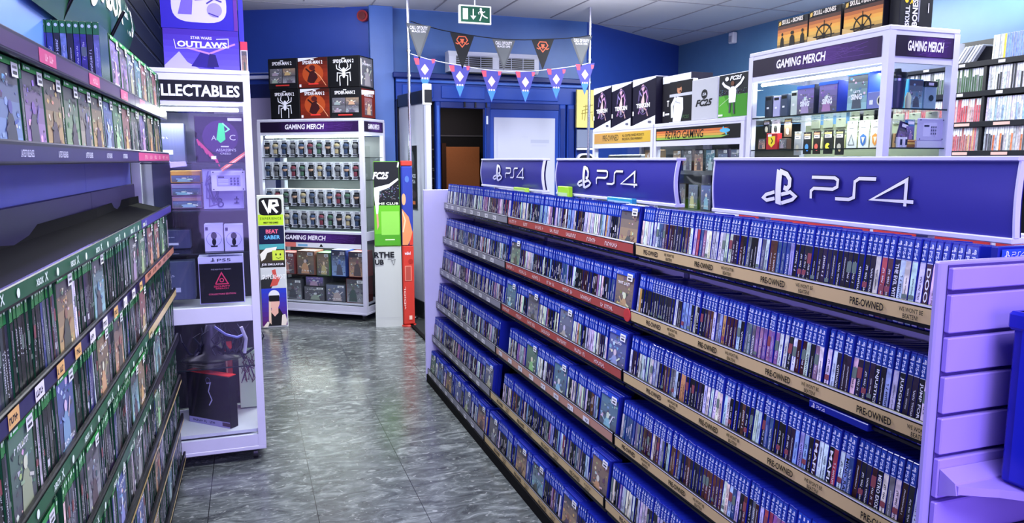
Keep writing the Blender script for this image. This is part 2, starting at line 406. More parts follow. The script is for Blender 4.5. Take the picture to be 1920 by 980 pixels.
m = MB(); m.box(2.245, 2.285, -0.04, -0.02, 1.20, 1.42, C('#2b62d0'), 0.006); m.tube((2.265, -0.05, 1.25), (2.265, -0.05, 1.38), 0.008, C('#c0c8e0')); m.box(2.245, 2.262, -0.035, -0.02, 1.78, 1.86, C('#ccd4f0')); m.build('door_handle', 'plastic', fr)
# dark lobby behind the opening, with a brown door leaf deep inside
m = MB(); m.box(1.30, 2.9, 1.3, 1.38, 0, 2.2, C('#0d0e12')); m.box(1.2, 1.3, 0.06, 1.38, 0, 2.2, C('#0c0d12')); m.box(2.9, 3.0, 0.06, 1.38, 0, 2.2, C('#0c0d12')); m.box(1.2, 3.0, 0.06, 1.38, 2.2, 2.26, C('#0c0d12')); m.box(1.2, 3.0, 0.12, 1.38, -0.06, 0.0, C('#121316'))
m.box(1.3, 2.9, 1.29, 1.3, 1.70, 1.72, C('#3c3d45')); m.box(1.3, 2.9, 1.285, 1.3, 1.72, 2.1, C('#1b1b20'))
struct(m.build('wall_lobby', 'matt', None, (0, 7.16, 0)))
m = MB(); m.box(0, 0.40, 0, 0.045, 0, 1.58, C('#7a4a2c'), 0.004); m.box(-0.05, -0.002, -0.01, 0.05, 0, 1.62, C('#2c1a12')); m.tube((0.34, -0.03, 0.95), (0.34, 0, 0.95), 0.018, C('#b0a080'))
tag(m.build('wooden_door', 'matt', None, (2.15, 8.36, 0)), 'brown wooden door at the back of the dark lobby', 'door')
# dark foliage print in the lobby
m = MB(); r = random.Random(4)
for k in range(40): m.ell(r.uniform(0, 0.28), r.uniform(0, 0.5), 0.02, 0.006, C('#4a5050'), 6, r.uniform(0, 3))
tag(m.build('lobby_poster', 'print', None, (1.86, 8.44, 1.10)), 'dark poster with faint grey leaf shapes inside the dark lobby', 'poster')

# porch side panel with kickboard and film poster
px0, py0, px1, py1 = 1.375, 7.10, 1.475, 6.42
pa = math.atan2(py1 - py0, px1 - px0); PL = math.hypot(px1 - px0, py1 - py0)
po = empty('open_door_leaf', (px0, py0, 0), pa); tag(po, 'pale glazed door leaf standing open beside the doorway, black frame', 'door leaf')
m = MB(); m.box(0, PL, 0, 0.045, 0.16, 1.92, C('#b3b5c4')); m.build('glazed_panel', 'plastic', po)
m = MB(); m.box(-0.01, PL + 0.01, -0.012, 0.057, 0.0, 0.16, BLACK); m.build('kickboard', 'paint', po)
m = MB(); m.box(-0.01, PL + 0.01, -0.012, 0.057, 1.92, 2.03, C('#10121c'), 0.004); m.box(-0.035, 0.0, -0.016, 0.05, 0.0, 2.0, C('#0d0f18'), 0.004); m.box(PL - 0.03, PL + 0.005, -0.02, 0.055, 1.90, 2.08, C('#dfe3f0'), 0.004)
m.box(PL - 0.03, PL - 0.002, -0.014, 0.05, 0.16, 1.90, C('#8f93a8'))
m.build('door_frame', 'plastic', po)
m = MB(); m.rect(0.24, 0.98, 0.22, 0.58, BLACK); m.ell(0.35, 1.42, 0.04, 0.09, C('#3b3f48')); m.rect(0.28, 1.26, 0.14, 0.10, C('#23252c')); m.text('BLACK', 0.27, 1.27, 0.16, 0.035, C('#c9cbd4'), 0.02); m.text('OPS 6', 0.28, 1.22, 0.13, 0.035, C('#c9cbd4'), 0.02); m.ell(0.35, 1.12, 0.09, 0.04, C('#30262a'))
m.rect(0.29, 1.03, 0.12, 0.03, C('#a6582e')); m.rect(0.24, 0.98, 0.22, 0.012, C('#3b3f48'))
tag(m.build('film_poster', 'print', None, (px0 + 0.0026 * math.sin(pa), py0 - 0.0026 * math.cos(pa), 0), pa), 'dark game poster stuck on the pale open door leaf', 'poster')

# yellow poster and oval mirror in the side light right of the doorway
m = MB(); m.box(3.20, 3.42, -0.03, 0.0, 1.76, 2.14, C('#d8c878')); m.py = -0.03
for pts in ([(3.26, 1.84), (3.26, 1.93), (3.33, 1.95)], [(3.29, 1.83), (3.30, 1.99)], [(3.34, 1.84), (3.35, 2.0)], [(3.25, 1.90), (3.38, 1.92)], [(3.27, 1.97), (3.38, 1.99)], [(3.38, 1.83), (3.37, 1.90)]): m.stroke(pts, 0.008, C('#8f8236'))
tag(m.build('yellow_poster', 'print', None, (0, 7.12, 0)), 'pale yellow poster with sketchy lettering right of the blue door frame', 'poster')
m = MB(); m.box(3.21, 3.40, -0.02, 0.0, 1.56, 1.74, C('#6f7894')); m.box(3.21, 3.40, -0.03, 0.0, 1.535, 1.555, C('#dfe3f0'))
tag(m.build('grey_notice', 'print', None, (0, 7.12, 0)), 'small grey notice panel below the yellow poster', 'notice')
m = MB(); pts = [(3.30 + 0.10 * math.copysign(abs(math.cos(t)) ** 0.6, math.cos(t)), 1.36 + 0.14 * math.copysign(abs(math.sin(t)) ** 0.6, math.sin(t))) for t in [2 * PI * i / 28 for i in range(28)]]
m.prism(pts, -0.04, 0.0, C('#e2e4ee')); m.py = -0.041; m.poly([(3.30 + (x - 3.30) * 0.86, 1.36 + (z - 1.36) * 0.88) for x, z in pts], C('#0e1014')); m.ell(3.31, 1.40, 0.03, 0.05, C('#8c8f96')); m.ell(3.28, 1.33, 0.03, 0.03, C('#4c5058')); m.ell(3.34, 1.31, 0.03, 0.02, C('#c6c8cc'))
tag(m.build('rounded_screen', 'plastic', None, (0, 7.11, 0)), 'black screen in a rounded white surround below the yellow poster', 'screen')

# over-door heater
ac = empty('door_heater', (1.845, 7.02, 2.265)); tag(ac, 'white over-door air heater with two black louvred grilles', 'heater')
m = MB(); m.loft([(0.15, 0), (0.02, 0.0), (0, 0.03), (0.0, 0.14), (0.03, 0.19), (0.15, 0.19)], 0, 0.91, C('#d4d6e6')); m.build('casing', 'plastic', ac)
for gx in (0.07, 0.50):
    m = MB(); m.box(gx, gx + 0.36, -0.004, 0.001, 0.035, 0.145, BLACK)
    for k in range(6): m.box(gx, gx + 0.36, -0.010, -0.003, 0.04 + k * 0.019, 0.046 + k * 0.019, C('#9ea2b4'))
    for k in range(1, 3): m.box(gx + 0.12 * k - 0.004, gx + 0.12 * k + 0.004, -0.011, -0.003, 0.035, 0.145, C('#9ea2b4'))
    m.build('grille', 'plastic', ac)
m = MB(); m.box(0.03, 0.88, 0.02, 0.08, -0.012, 0.0, BLACK); m.build('outlet', 'paint', ac)

# exit sign
ex = empty('exit_sign', (1.795, 5.98, 2.52)); tag(ex, 'green running man emergency exit sign hanging from the ceiling', 'exit sign')
m = MB(); m.box(-0.135, 0.135, 0, 0.035, 0, 0.145, C('#d8dce0'), 0.004); m.build('housing', 'plastic', ex)
m = MB(); m.box(-0.16, 0.18, -0.05, 0.09, 0.315, 0.328, C('#e6e6ec')); m.tube((0, 0.017, 0.145), (0, 0.017, 0.33), 0.006, C('#c8c8d0')); m.build('ceiling_bracket', 'plastic', ex)
m = MB(); m.py = -0.0005; GR = C('#06402f')
m.rect(-0.122, 0.012, 0.244, 0.121, GR); m.rect(-0.105, 0.032, 0.042, 0.085, C('#e8f4f0'))
m.stroke([(-0.018, 0.115), (-0.018, 0.05)], 0.009, WHITE); m.poly([(-0.042, 0.062), (-0.018, 0.032), (0.006, 0.062)], WHITE)
m.ell(0.045, 0.117, 0.009, 0.009, WHITE); m.stroke([(0.043, 0.106), (0.055, 0.075)], 0.017, WHITE)
m.stroke([(0.043, 0.102), (0.025, 0.088), (0.03, 0.075)], 0.006, WHITE); m.stroke([(0.046, 0.102), (0.068, 0.092), (0.08, 0.10)], 0.006, WHITE)
m.stroke([(0.055, 0.075), (0.075, 0.06), (0.102, 0.05)], 0.009, WHITE); m.stroke([(0.053, 0.075), (0.045, 0.05), (0.035, 0.025)], 0.009, WHITE)
m.build('pictogram', 'print', ex)

# alarm sounder and a sensor
m = MB(); m.tube((0, 0, 0), (0, 0.05, 0), 0.052, C('#8c1c24'), 20); m.tube((0, -0.012, 0), (0, 0, 0), 0.035, C('#5e1018'), 20)
tag(m.build('alarm_sounder', 'plastic', None, (1.07, 7.21, 2.755), ang), 'round red fire alarm sounder high on the blue wall', 'alarm')
m = MB(); m.box(0, 0.09, 0, 0.06, -0.06, 0.06, C('#dfe0ea'), 0.01); m.box(0.02, 0.07, -0.008, 0, -0.045, 0.02, C('#9fa2b2'))
tag(m.build('motion_sensor', 'plastic', None, (5.115, 7.28, 2.77), -PI / 2), 'small white motion sensor high on the right blue wall', 'sensor')

# entry mat
m = MB(); m.box(0, 2.0, 0, 1.15, 0.0, 0.012, C('#26292b')); m.box(-0.03, 0.0, -0.0, 1.15, 0.0, 0.014, BLACK)
tag(m.build('entry_mat', 'matt', None, (1.31, 5.35, 0.0)), 'dark speckled entry mat in front of the doorway', 'mat')

# chrome poles and bunting
for n_, x_, y_, lab in (('near the orange tube', 1.372, 6.60, 'slim chrome pole rising behind the red and blue tube'), ('', 3.105, 6.60, 'slim chrome pole beside the black boxed fight games')):
    p = empty('chrome_pole', (x_, y_, 0)); tag(p, lab, 'pole')
    m = MB(); m.tube((0, 0, 0.012), (0, 0, ZC - 0.002), 0.0135, C('#d8d8e8'), 16); m.build('tube', 'metal', p)
    m = MB(); m.lathe(0, 0, [(0.05, 0.012), (0.05, 0.02), (0.02, 0.03)], C('#c0c0cc')); m.build('foot_plate', 'metal', p)
    for z in (2.37, 2.16): m = MB(); m.tube((0, 0, z - 0.008), (0, 0, z + 0.008), 0.019, C('#e8e8f0'), 12); m.build('collar', 'metal', p)
def string(pts, rad, col, name, label):
    m = MB(); m.path([(x, 6.58, z) for x, z in pts], rad, col, 6); return tag(m.build(name, 'plastic'), label, 'bunting cord')
UP = [(1.428, 2.65), (1.534, 2.622), (1.72, 2.588), (1.905, 2.566), (2.1, 2.549), (2.318, 2.538), (2.5, 2.545), (2.676, 2.558), (2.9, 2.578), (3.08, 2.600), (3.19, 2.625)]
LO = [(1.423, 2.369), (1.578, 2.329), (1.74, 2.304), (1.893, 2.285), (2.04, 2.266), (2.175, 2.253), (2.35, 2.250), (2.504, 2.256), (2.66, 2.272), (2.82, 2.293), (2.97, 2.318), (3.111, 2.344), (3.19, 2.366)]
KS = 0.9735
UP = [(x * KS, H + (z - H) * KS) for x, z in UP]; LO = [(x * KS, H + (z - H) * KS) for x, z in LO]
string(UP, 0.004, C('#14161c'), 'bunting_cord', 'black cord of the upper pennants strung between two chrome poles')
string(LO, 0.004, C('#e6e8f4'), 'bunting_cord', 'white cord of the lower pennants strung between two chrome poles')
def at_line(L, x):
    for (a, za), (b, zb) in zip(L, L[1:]):
        if a <= x <= b: return za + (zb - za) * (x - a) / (b - a)
    return L[-1][1]
def pennant(x, L, wd, ht, kind, lab):
    z = at_line(L, x); m = MB(); sl = (at_line(L, x + wd / 2) - at_line(L, x - wd / 2)) if x + wd / 2 < 3.10 else 0.04
    h = wd / 2; y = 0
    if kind == 'grey':
        m.prism([(-h, -sl / 2), (0.0, -ht), (h, sl / 2)], 0, 0.002, C('#5a5d62')); m.poly([(-h * 0.82, -ht * 0.03), (0, -ht * 0.86), (h * 0.82, -ht * 0.03)], C('#6a6e72'))
        m.text('CALL OF DUTY', -h * 0.72, -0.045, wd * 0.72, 0.03, WHITE, 0.03); m.text('BLACK OPS', -h * 0.55, -0.068, wd * 0.55, 0.018, WHITE, 0.03)
    elif kind == 'emblem':
        m.prism([(-h, -sl / 2), (0.0, -ht), (h, sl / 2)], 0, 0.002, C('#1c1d22')); OR = C('#e06a4a')
        m.stroke([(-0.05, -0.05), (-0.03, -0.02), (0.03, -0.02), (0.05, -0.05), (0.03, -0.075), (0.0, -0.11), (-0.03, -0.075), (-0.05, -0.05)], 0.009, OR)
        m.stroke([(-0.06, -0.075), (-0.04, -0.085), (0, -0.055), (0.04, -0.085), (0.06, -0.075)], 0.008, OR); m.poly([(-0.02, -0.04), (0, -0.09), (0.02, -0.04)], OR)
        m.stroke([(-0.03, -0.055), (-0.01, -0.06)], 0.006, BLACK); m.stroke([(0.03, -0.055), (0.01, -0.06)], 0.006, BLACK)
    else:
        m.prism([(-h, -sl / 2), (0.0, -ht), (h, sl / 2)], 0, 0.002, C('#4a4aa0')); m.poly([(-h * 0.40, -ht * 0.62), (0, -ht * 0.97), (h * 0.40, -ht * 0.62)], C('#3f7cd8'))
        m.poly([(-h * 0.97, 0), (-h * 0.8, -ht * 0.19), (-h * 0.48, -ht * 0.19), (-h * 0.5, -ht * 0.0)], C('#d8506a')); m.poly([(h * 0.6, 0), (h * 0.66, -ht * 0.14), (h * 0.86, -ht * 0.12), (h * 0.95, 0)], C('#d85a78'))
        m.ell(0, -ht * 0.33, h * 0.36, ht * 0.17, C('#e8c0c8'), 4)
        for q in (-1, 0, 1): m.ell(q * h * 0.22, -ht * 0.60, h * 0.08, ht * 0.03, C('#e8e0f0'))
    tag(m.build('pennant', 'print', None, (x, 6.576, z - 0.004)), lab, 'pennant')
for i, x in enumerate((1.50, 1.90, 2.30, 2.69, 3.09)):
    k = 'grey' if i % 2 == 0 else 'emblem'
    pennant(x * KS, UP, 0.22, 0.30 if i < 2 else 0.27, k, ('grey pennant with white lettering, ' if k == 'grey' else 'black pennant with orange emblem, ') + ordw(i + 1) + ' from the pole by the tube on the upper string')
for i, x in enumerate((1.55, 1.875, 2.18, 2.515, 2.83, 3.13)):
    pennant(x * KS, LO, 0.20, 0.28, 'blue', 'red and blue pennant, ' + ordw(i + 1) + ' from the pole by the tube on the lower string')
# ------------------------------------------------------------------ print helpers for artwork
PALS = [['#1c2238', '#5a6a8c', '#c2b49a', '#d8dce0'], ['#281418', '#8c3430', '#d8a070', '#e8e0d8'], ['#10222c', '#2f7a94', '#9ad0dc', '#e8f0f2'],
        ['#1a1a1e', '#4a4c52', '#9a9ca2', '#e0e0e4'], ['#20123c', '#6a4ab0', '#b88ad0', '#f0e0f4'], ['#2a2010', '#8c6a30', '#d8b060', '#f0e6c8'],
        ['#0e2418', '#3c7a4c', '#a0c48a', '#e4ecd8'], ['#101c40', '#3454a8', '#8ab0e8', '#f0f2f8']]
def artwork(m, x, z, w, h, seed, pal=None, title=True):
    r = random.Random(seed); P = [mixc(C(q), C('#8a8894'), 0.38) for q in PALS[r.randrange(len(PALS)) if pal is None else pal]]
    inv = r.random() < 0.4
    a, b = (P[2], P[0]) if inv else (P[0], P[1])
    y = m.up(); n = 5
    for k in range(n): m.rect(x, z + h * k / n, w, h / n, mixc(a, b, k / (n - 1)), lay=y)
    y = m.up()
    for k in range(26):
        cx = x + w * r.uniform(0.08, 0.92); cz = z + h * r.uniform(0.06, 0.94); s = min(w, h) * r.uniform(0.03, 0.085)
        m.ell(cx, cz, s, s * r.uniform(0.4, 0.95), jit(r.choice(P), r, 0.3), r.choice((3, 4, 5)), r.uniform(0, 6), lay=y - k * 0.00002)
    m.up()
    cx = x + w * r.uniform(0.38, 0.62); cz = z + h * r.uniform(0.30, 0.45); c2 = P[3] if not inv else P[1]; c3 = P[2] if not inv else P[0]
    m.poly([(cx - w * 0.26, z + h * 0.03), (cx + w * 0.24, z + h * 0.03), (cx + w * 0.17, cz), (cx + w * 0.05, cz + h * 0.12), (cx - w * 0.07, cz + h * 0.12), (cx - w * 0.2, cz)], jit(c3, r, 0.2))
    m.ell(cx, cz + h * 0.18, w * 0.09, h * 0.08, jit(c2, r, 0.2), 10)
    m.stroke([(cx + w * 0.12, cz), (cx + w * 0.3, cz + h * r.uniform(-0.1, 0.25))], w * 0.05, jit(c2, r, 0.2))
    m.stroke([(cx - w * 0.12, cz), (cx - w * 0.28, cz + h * r.uniform(-0.15, 0.2))], w * 0.05, c3)
    if title:
        tz = z + h * (0.78 if r.random() < 0.5 else 0.12); scrib(m, x + w * 0.14, tz, w * 0.72, h * 0.07, C('#f0f0f4') if not inv else P[0], r)
def scrib(m, x, z, w, h, col, r, vert=False):
    """unreadable print: a row of small glyph-like blocks"""
    y = m.up(); L = h if vert else w; t = w if vert else h; p = 0.0; cw = t * 0.75
    while p < L - cw:
        if r.random() < 0.86:
            if vert:
                zz = z + h - p - cw * 0.8
                m.rect(x + t * 0.05, zz, t * 0.9, cw * 0.28, col, lay=y)
                m.rect(x + t * r.choice((0.05, 0.4, 0.7)), zz, t * 0.25, cw * 0.8, col, lay=y)
            else:
                m.rect(x + p, z, cw * 0.28, t, col, lay=y); m.rect(x + p, z + t * r.choice((0.0, 0.4, 0.72)), cw * 0.8, t * 0.26, col, lay=y)
        p += cw
def ps_logo(m, x, z, s, col, k=1.0, wide=1.0):
    """slanted standing slab with bowl, and a lying loop; s = height"""
    w = s * 0.92 * wide; X = lambda a: x + a * w; Z = lambda a: z + a * s
    y_ = m.up()
    for i in range(8):
        a, b_ = i / 8, (i + 1) / 8; L0 = 0.04 + 0.96 * a; L1 = 0.04 + 0.96 * b_; R0 = 0.93 * a; R1 = 0.93 * b_
        m.poly([(X(0.40), Z(L0)), (X(0.56), Z(R0)), (X(0.56), Z(R1)), (X(0.40), Z(L1))], col, lay=y_)
    m.stroke([(X(0.48), Z(0.95)), (X(0.70), Z(0.86)), (X(0.80), Z(0.72)), (X(0.80), Z(0.55)), (X(0.73), Z(0.46)), (X(0.64), Z(0.50))], s * 0.13 * k, col)
    m.stroke([(X(0.38), Z(0.36)), (X(0.12), Z(0.27)), (X(0.04), Z(0.18)), (X(0.14), Z(0.11)), (X(0.38), Z(0.18))], s * 0.10 * k, col)
    m.stroke([(X(0.58), Z(0.30)), (X(0.84), Z(0.38)), (X(0.98), Z(0.27)), (X(0.90), Z(0.18)), (X(0.58), Z(0.06))], s * 0.10 * k, col)
def ps4_word(m, x, z, w, h, col, k=1.0):
    X = lambda a: x + a * w; Z = lambda a: z + a * h; t = h * 0.13 * k
    m.stroke([(X(0.0), Z(0)), (X(0.0), Z(0.33)), (X(0.03), Z(0.45)), (X(0.24), Z(0.45)), (X(0.285), Z(0.56)), (X(0.285), Z(0.84)), (X(0.25), Z(0.93)), (X(0.0), Z(0.93))], t, col)
    m.stroke([(X(0.27), Z(0.06)), (X(0.41), Z(0.06)), (X(0.46), Z(0.16)), (X(0.46), Z(0.80)), (X(0.50), Z(0.93)), (X(0.66), Z(0.93))], t, col)
    m.stroke([(X(1.0), Z(0.12)), (X(0.63), Z(0.12)), (X(0.93), Z(0.93)), (X(0.93), Z(-0.06))], t, col)
def sticker(m, x, z, w, h):
    m.rect(x, z, w, h, C('#f2f2f4')); m.rect(x + w * 0.15, z + h * 0.6, w * 0.7, h * 0.18, C('#8a8c94')); m.rect(x + w * 0.2, z + h * 0.2, w * 0.6, h * 0.22, C('#44464e'))

# ------------------------------------------------------------------ game cases
BLUE = C('#16238c'); GREEN = C('#1a4a2a')
CT, CD, CH = 0.0142, 0.135, 0.170
def case_body(kind):
    m = MB(); c = {'blue': BLUE, 'green': GREEN, 'grey': C('#b8bcc4')}[kind]
    m.box(-CT / 2, CT / 2, 0, CD, 0, CH, c, 0.0014)
    if kind == 'blue':
        m.py = 0.0; m.rect(-0.0060, 0.126, 0.0120, 0.040, C('#2c4aa8')); m.rect(-0.0060, 0.1245, 0.0120, 0.0012, C('#d8def4'))
        n0 = len(m.v); sub = MB(); sub.py = 0
        ps_logo(m, -0.0046, 0.1525, 0.0095, C('#e8ecff'), 1.1)
        m.text('PS4', -0.0032, 0.129, 0.0066, 0.020, C('#dfe6ff'), 0.01, rot=-90)
    elif kind == 'green':
        m.py = 0.0; m.rect(-0.0067, 0.138, 0.0134, 0.030, C('#2a8440')); m.ell(0, 0.158, 0.0038, 0.0045, C('#e4ffe8'), 10)
    return m
TITLES = ['MAFIA', 'JUMP FORCE', 'JUST CAUSE 4', 'DOOM', 'FINAL FANTASY XV', 'KINGDOM HEARTS']
def insert_mesh(kind, variant, title=None, dark_ink=False):
    m = MB(); m.py = -0.0003; top = 0.124 if kind == 'blue' else 0.137
    hw = 0.0060 if kind == 'blue' else 0.0067; m.rect(-hw, 0.003, hw * 2, top - 0.003, WHITE, ink=0.0); r = random.Random(variant * 7 + 1)
    ink = C('#16161c') if dark_ink else C('#eceef6')
    if title: m.text(title, -0.0042, 0.030, 0.0084, 0.086, ink, 0.015, rot=-90)
    else:
        L = r.uniform(0.04, 0.085); z = r.uniform(0.02, top - 0.01 - L); wd = r.uniform(0.0028, 0.0058)
        scrib(m, -wd / 2, z, wd, L, ink, r, True)
        if r.random() < 0.5: m.ell(0, 0.012, 0.0035, 0.004, ink, 8)
        if r.random() < 0.35: m.rect(-0.0060, r.uniform(0.02, 0.09), 0.0120, r.uniform(0.008, 0.03), C(r.choice(['#8a4850', '#a89070', '#5a70a0', '#687a70', '#d8d8e0'])))
    return m
def cover_case(kind, seed, label_side=True, pal=None, text=None):
    """case turned with its front cover towards the aisle"""
    m = MB(); c = {'blue': BLUE, 'green': GREEN}[kind]; CW = CD
    m.box(-CW / 2, CW / 2, 0, CT, 0, CH, c, 0.0014); m.py = 0.0
    artwork(m, -CW / 2 + 0.006, 0.006, CW - 0.012, 0.144 if kind == 'blue' else 0.148, seed, pal, text is None)
    if text: m.text(text, -CW * 0.36, 0.095, CW * 0.72, 0.028, C('#f0f0f4'), 0.03)
    if kind == 'blue':
        m.rect(-CW / 2 + 0.004, 0.149, CW - 0.008, 0.017, C('#2a4cc0')); ps_logo(m, -CW / 2 + 0.010, 0.1515, 0.012, C('#e8ecff')); ps4_word(m, -CW / 2 + 0.026, 0.1535, 0.030, 0.008, C('#e8ecff'))
    else:
        m.rect(-CW / 2 + 0.004, 0.154, CW - 0.008, 0.012, C('#2f9a48')); m.ell(-CW / 2 + 0.014, 0.160, 0.004, 0.004, C('#e4ffe8'), 10)
        m.rect(-CW / 2 + 0.022, 0.158, 0.025, 0.004, C('#e4ffe8'))
    sticker(m, CW / 2 - 0.046, 0.136, 0.036, 0.024)
    return m
BODY = {k: case_body(k).data(k + '_game_case', 'blue_plastic') for k in ('blue', 'green', 'grey')}
INS = {}
def get_insert(kind, v, title=None, dark=False):
    key = (kind, v, title, dark)
    if key not in INS: INS[key] = insert_mesh(kind, v, title, dark).data('spine_insert', 'spine_paper')
    return INS[key]
SPC = [('#17181d', 'black', 12), ('#23242c', 'black', 8), ('#2c2238', 'dark violet', 3), ('#3a1e22', 'dark red', 3), ('#dfe0e8', 'white', 11), ('#c4c8d4', 'pale grey', 6),
       ('#a04450', 'red', 1), ('#5a3a2c', 'brown', 3), ('#3a5488', 'blue', 4), ('#8fa8d8', 'light blue', 3), ('#c08a58', 'tan', 1), ('#6a6e78', 'grey', 4), ('#9a6a9c', 'mauve', 2)]
SPG = [('#15161c', 'black', 16), ('#24252e', 'black', 12), ('#3c3e4a', 'dark grey', 8), ('#2c2440', 'dark violet', 3), ('#5a5c6a', 'grey', 6), ('#b8bac8', 'pale grey', 3), ('#e0e0ea', 'white', 2), ('#4a2830', 'dark red', 2), ('#3a3a78', 'blue', 2), ('#8a8098', 'mauve', 1)]
def pick_col(r, prev, SPC=SPC):
    if prev and r.random() < 0.42: return prev
    t = r.uniform(0, sum(c[2] for c in SPC))
    for c in SPC:
        t -= c[2]
        if t <= 0: return c
    return SPC[0]

def proj(X, Y, Z):
    Z -= H; x = X * math.cos(YAW) - Y * math.sin(YAW); y = X * math.sin(YAW) + Y * math.cos(YAW)
    d = y * math.cos(PITCH) - Z * math.sin(PITCH); z = y * math.sin(PITCH) + Z * math.cos(PITCH)
    if d < 0.05: return (-9999, -9999, d)
    return (CX + F * x / d, CY - F * z / d, d)

class Row:
    """cases waiting to be placed: kind, world position of the base, rotation, spine or cover"""
    items = []
def queue(kind, typ, pos, rz, lean, meta): Row.items.append(dict(kind=kind, typ=typ, pos=pos, rz=rz, lean=lean, **meta))

def place_all(kind, limit, extra_label):
    its = [i for i in Row.items if i['kind'] == kind]
    for i in its:
        sx, sy, d = proj(i['pos'][0], i['pos'][1], i['pos'][2] + 0.10)
        vis = -20 < sx < 1940 and -60 < sy < 1010 and d > 0.1 and not i.get('hid')
        i['size'] = (1.0 / d ** 2) * (6 if i['typ'] == 'cover' else 1) if vis else 0
    its.sort(key=lambda i: -i['size'])
    solo = [i for i in its if i['size'] > 0][:limit]; rest = its[len(solo):]
    seen = {}
    for i in solo:
        rr = random.Random(i['seed']); rot = (-i['lean'], 0, i['rz'])
        if i['typ'] == 'cover':
            o = cover_case(kind, i['seed'], pal=i.get('pal'), text=i.get('text')).build(kind + '_game_case', 'print', None, i['pos'], rot=rot)
        else:
            o = link(kind + '_game_case', BODY[kind], None, i['pos'], rot=rot)
            light = i['col'][1] in ('white', 'pale grey', 'light blue', 'tan')
            c = link('spine_insert', get_insert(kind, rr.randrange(14), i.get('text'), light), o)
            c.color = jit(C(i['col'][0]), rr, 0.25)
        tag(o, i['label'], kind + ' game case', i['group'])
    if rest:
        m = MB()
        for i in rest:
            rr = random.Random(i['seed']); n0 = len(m.v)
            if i['typ'] == 'cover': m.lay = 0; q = cover_case(kind, i['seed'])
            else:
                q = MB(); c = BLUE if kind == 'blue' else GREEN; top = 0.124 if kind == 'blue' else 0.137
                q.box(-CT / 2, CT / 2, 0, CD, 0, CH, c); q.py = 0
                if kind == 'blue': q.rect(-0.006, 0.126, 0.012, 0.040, C('#2348b8')); q.rect(-0.002, 0.153, 0.004, 0.008, WHITE); q.rect(-0.0018, 0.131, 0.0036, 0.017, C('#a8b4ec'))
                cc = jit(C(i['col'][0]), rr, 0.25); q.rect(-0.006, 0.003, 0.012, top - 0.003, cc)
                light = i['col'][1] in ('white', 'pale grey', 'light blue', 'tan')
                for k in range(rr.randrange(2, 5)):
                    q.rect(-0.003 + rr.uniform(-0.002, 0.002), rr.uniform(0.015, top - 0.035), rr.uniform(0.002, 0.005), rr.uniform(0.008, 0.03), mixc(cc, BLACK if light else WHITE, rr.uniform(0.35, 0.9)))
            q.xf(Matrix.Translation(i['pos']) @ Euler((-i['lean'], 0, i['rz'])).to_matrix().to_4x4())
            n = len(m.v); m.v += q.v; m.f += [tuple(a + n for a in f) for f in q.f]; m.c += q.c; m.k += q.k; m.smooth += q.smooth
        o = m.build(kind + '_game_case_rows', 'blue_plastic'); o['kind'] = 'stuff'; tag(o, extra_label, kind + ' game case')

def fill_row(kind, origin, ex, out, z, s0, s1, covers, seed, rowname, step_from='near', lean=0.10, titles=None, gaps=(), hid=None, pitch=0.0149, stack=3, start_n=1, grp='', colbias=None):
    """ex: unit vector along the row (s grows); out: unit vector towards the aisle; items faced along out"""
    r = random.Random(seed); s = s0; n = start_n; prev = None; cv = sorted(covers); rz = math.atan2(out[0], -out[1])
    # rotation so that local -y points along out
    while s < s1 - 0.012:
        if any(a <= s < b for a, b in gaps): s += 0.0149; continue
        if cv and s >= cv[0]:
            cv.pop(0); mid = s + CD / 2 + 0.002
            if s + CD > s1: break
            for k in range(stack):
                off = -k * 0.0146
                p = (origin[0] + ex[0] * mid + out[0] * off, origin[1] + ex[1] * mid + out[1] * off, z)
                queue(kind, 'cover', p, rz, lean, dict(seed=seed * 1000 + int(s * 1000) * 3 + (0 if k == 0 else k), hid=(k > 0) or (hid and hid(s)),
                      group=grp, label=f'front-facing {kind} game case, {ordw(n)} from {rowname}' if k == 0 else f'{kind} game case stacked behind the front-facing one, {ordw(n)} from {rowname}'))
            n += 1; s += CD + 0.004; prev = None; continue
        c = pick_col(r, prev, SPG if kind == 'green' else SPC); prev = c
        mid = s + CT / 2
        t = titles.get(n) if titles else None
        p = (origin[0] + ex[0] * mid + out[0] * r.uniform(-0.002, 0.001), origin[1] + ex[1] * mid + out[1] * r.uniform(-0.002, 0.001), z)
        if t: c = t[1]
        queue(kind, 'spine', p, rz + r.gauss(0, 0.012), lean + r.gauss(0, 0.01), dict(seed=seed * 1000 + n, col=c, text=t[0] if t else None, group=grp, hid=hid and hid(s),
              label=f'{c[1]} spined {kind} game case, {ordw(n)} from {rowname}'))
        n += 1; s += pitch + (r.uniform(0.001, 0.006) if r.random() < 0.05 else 0)

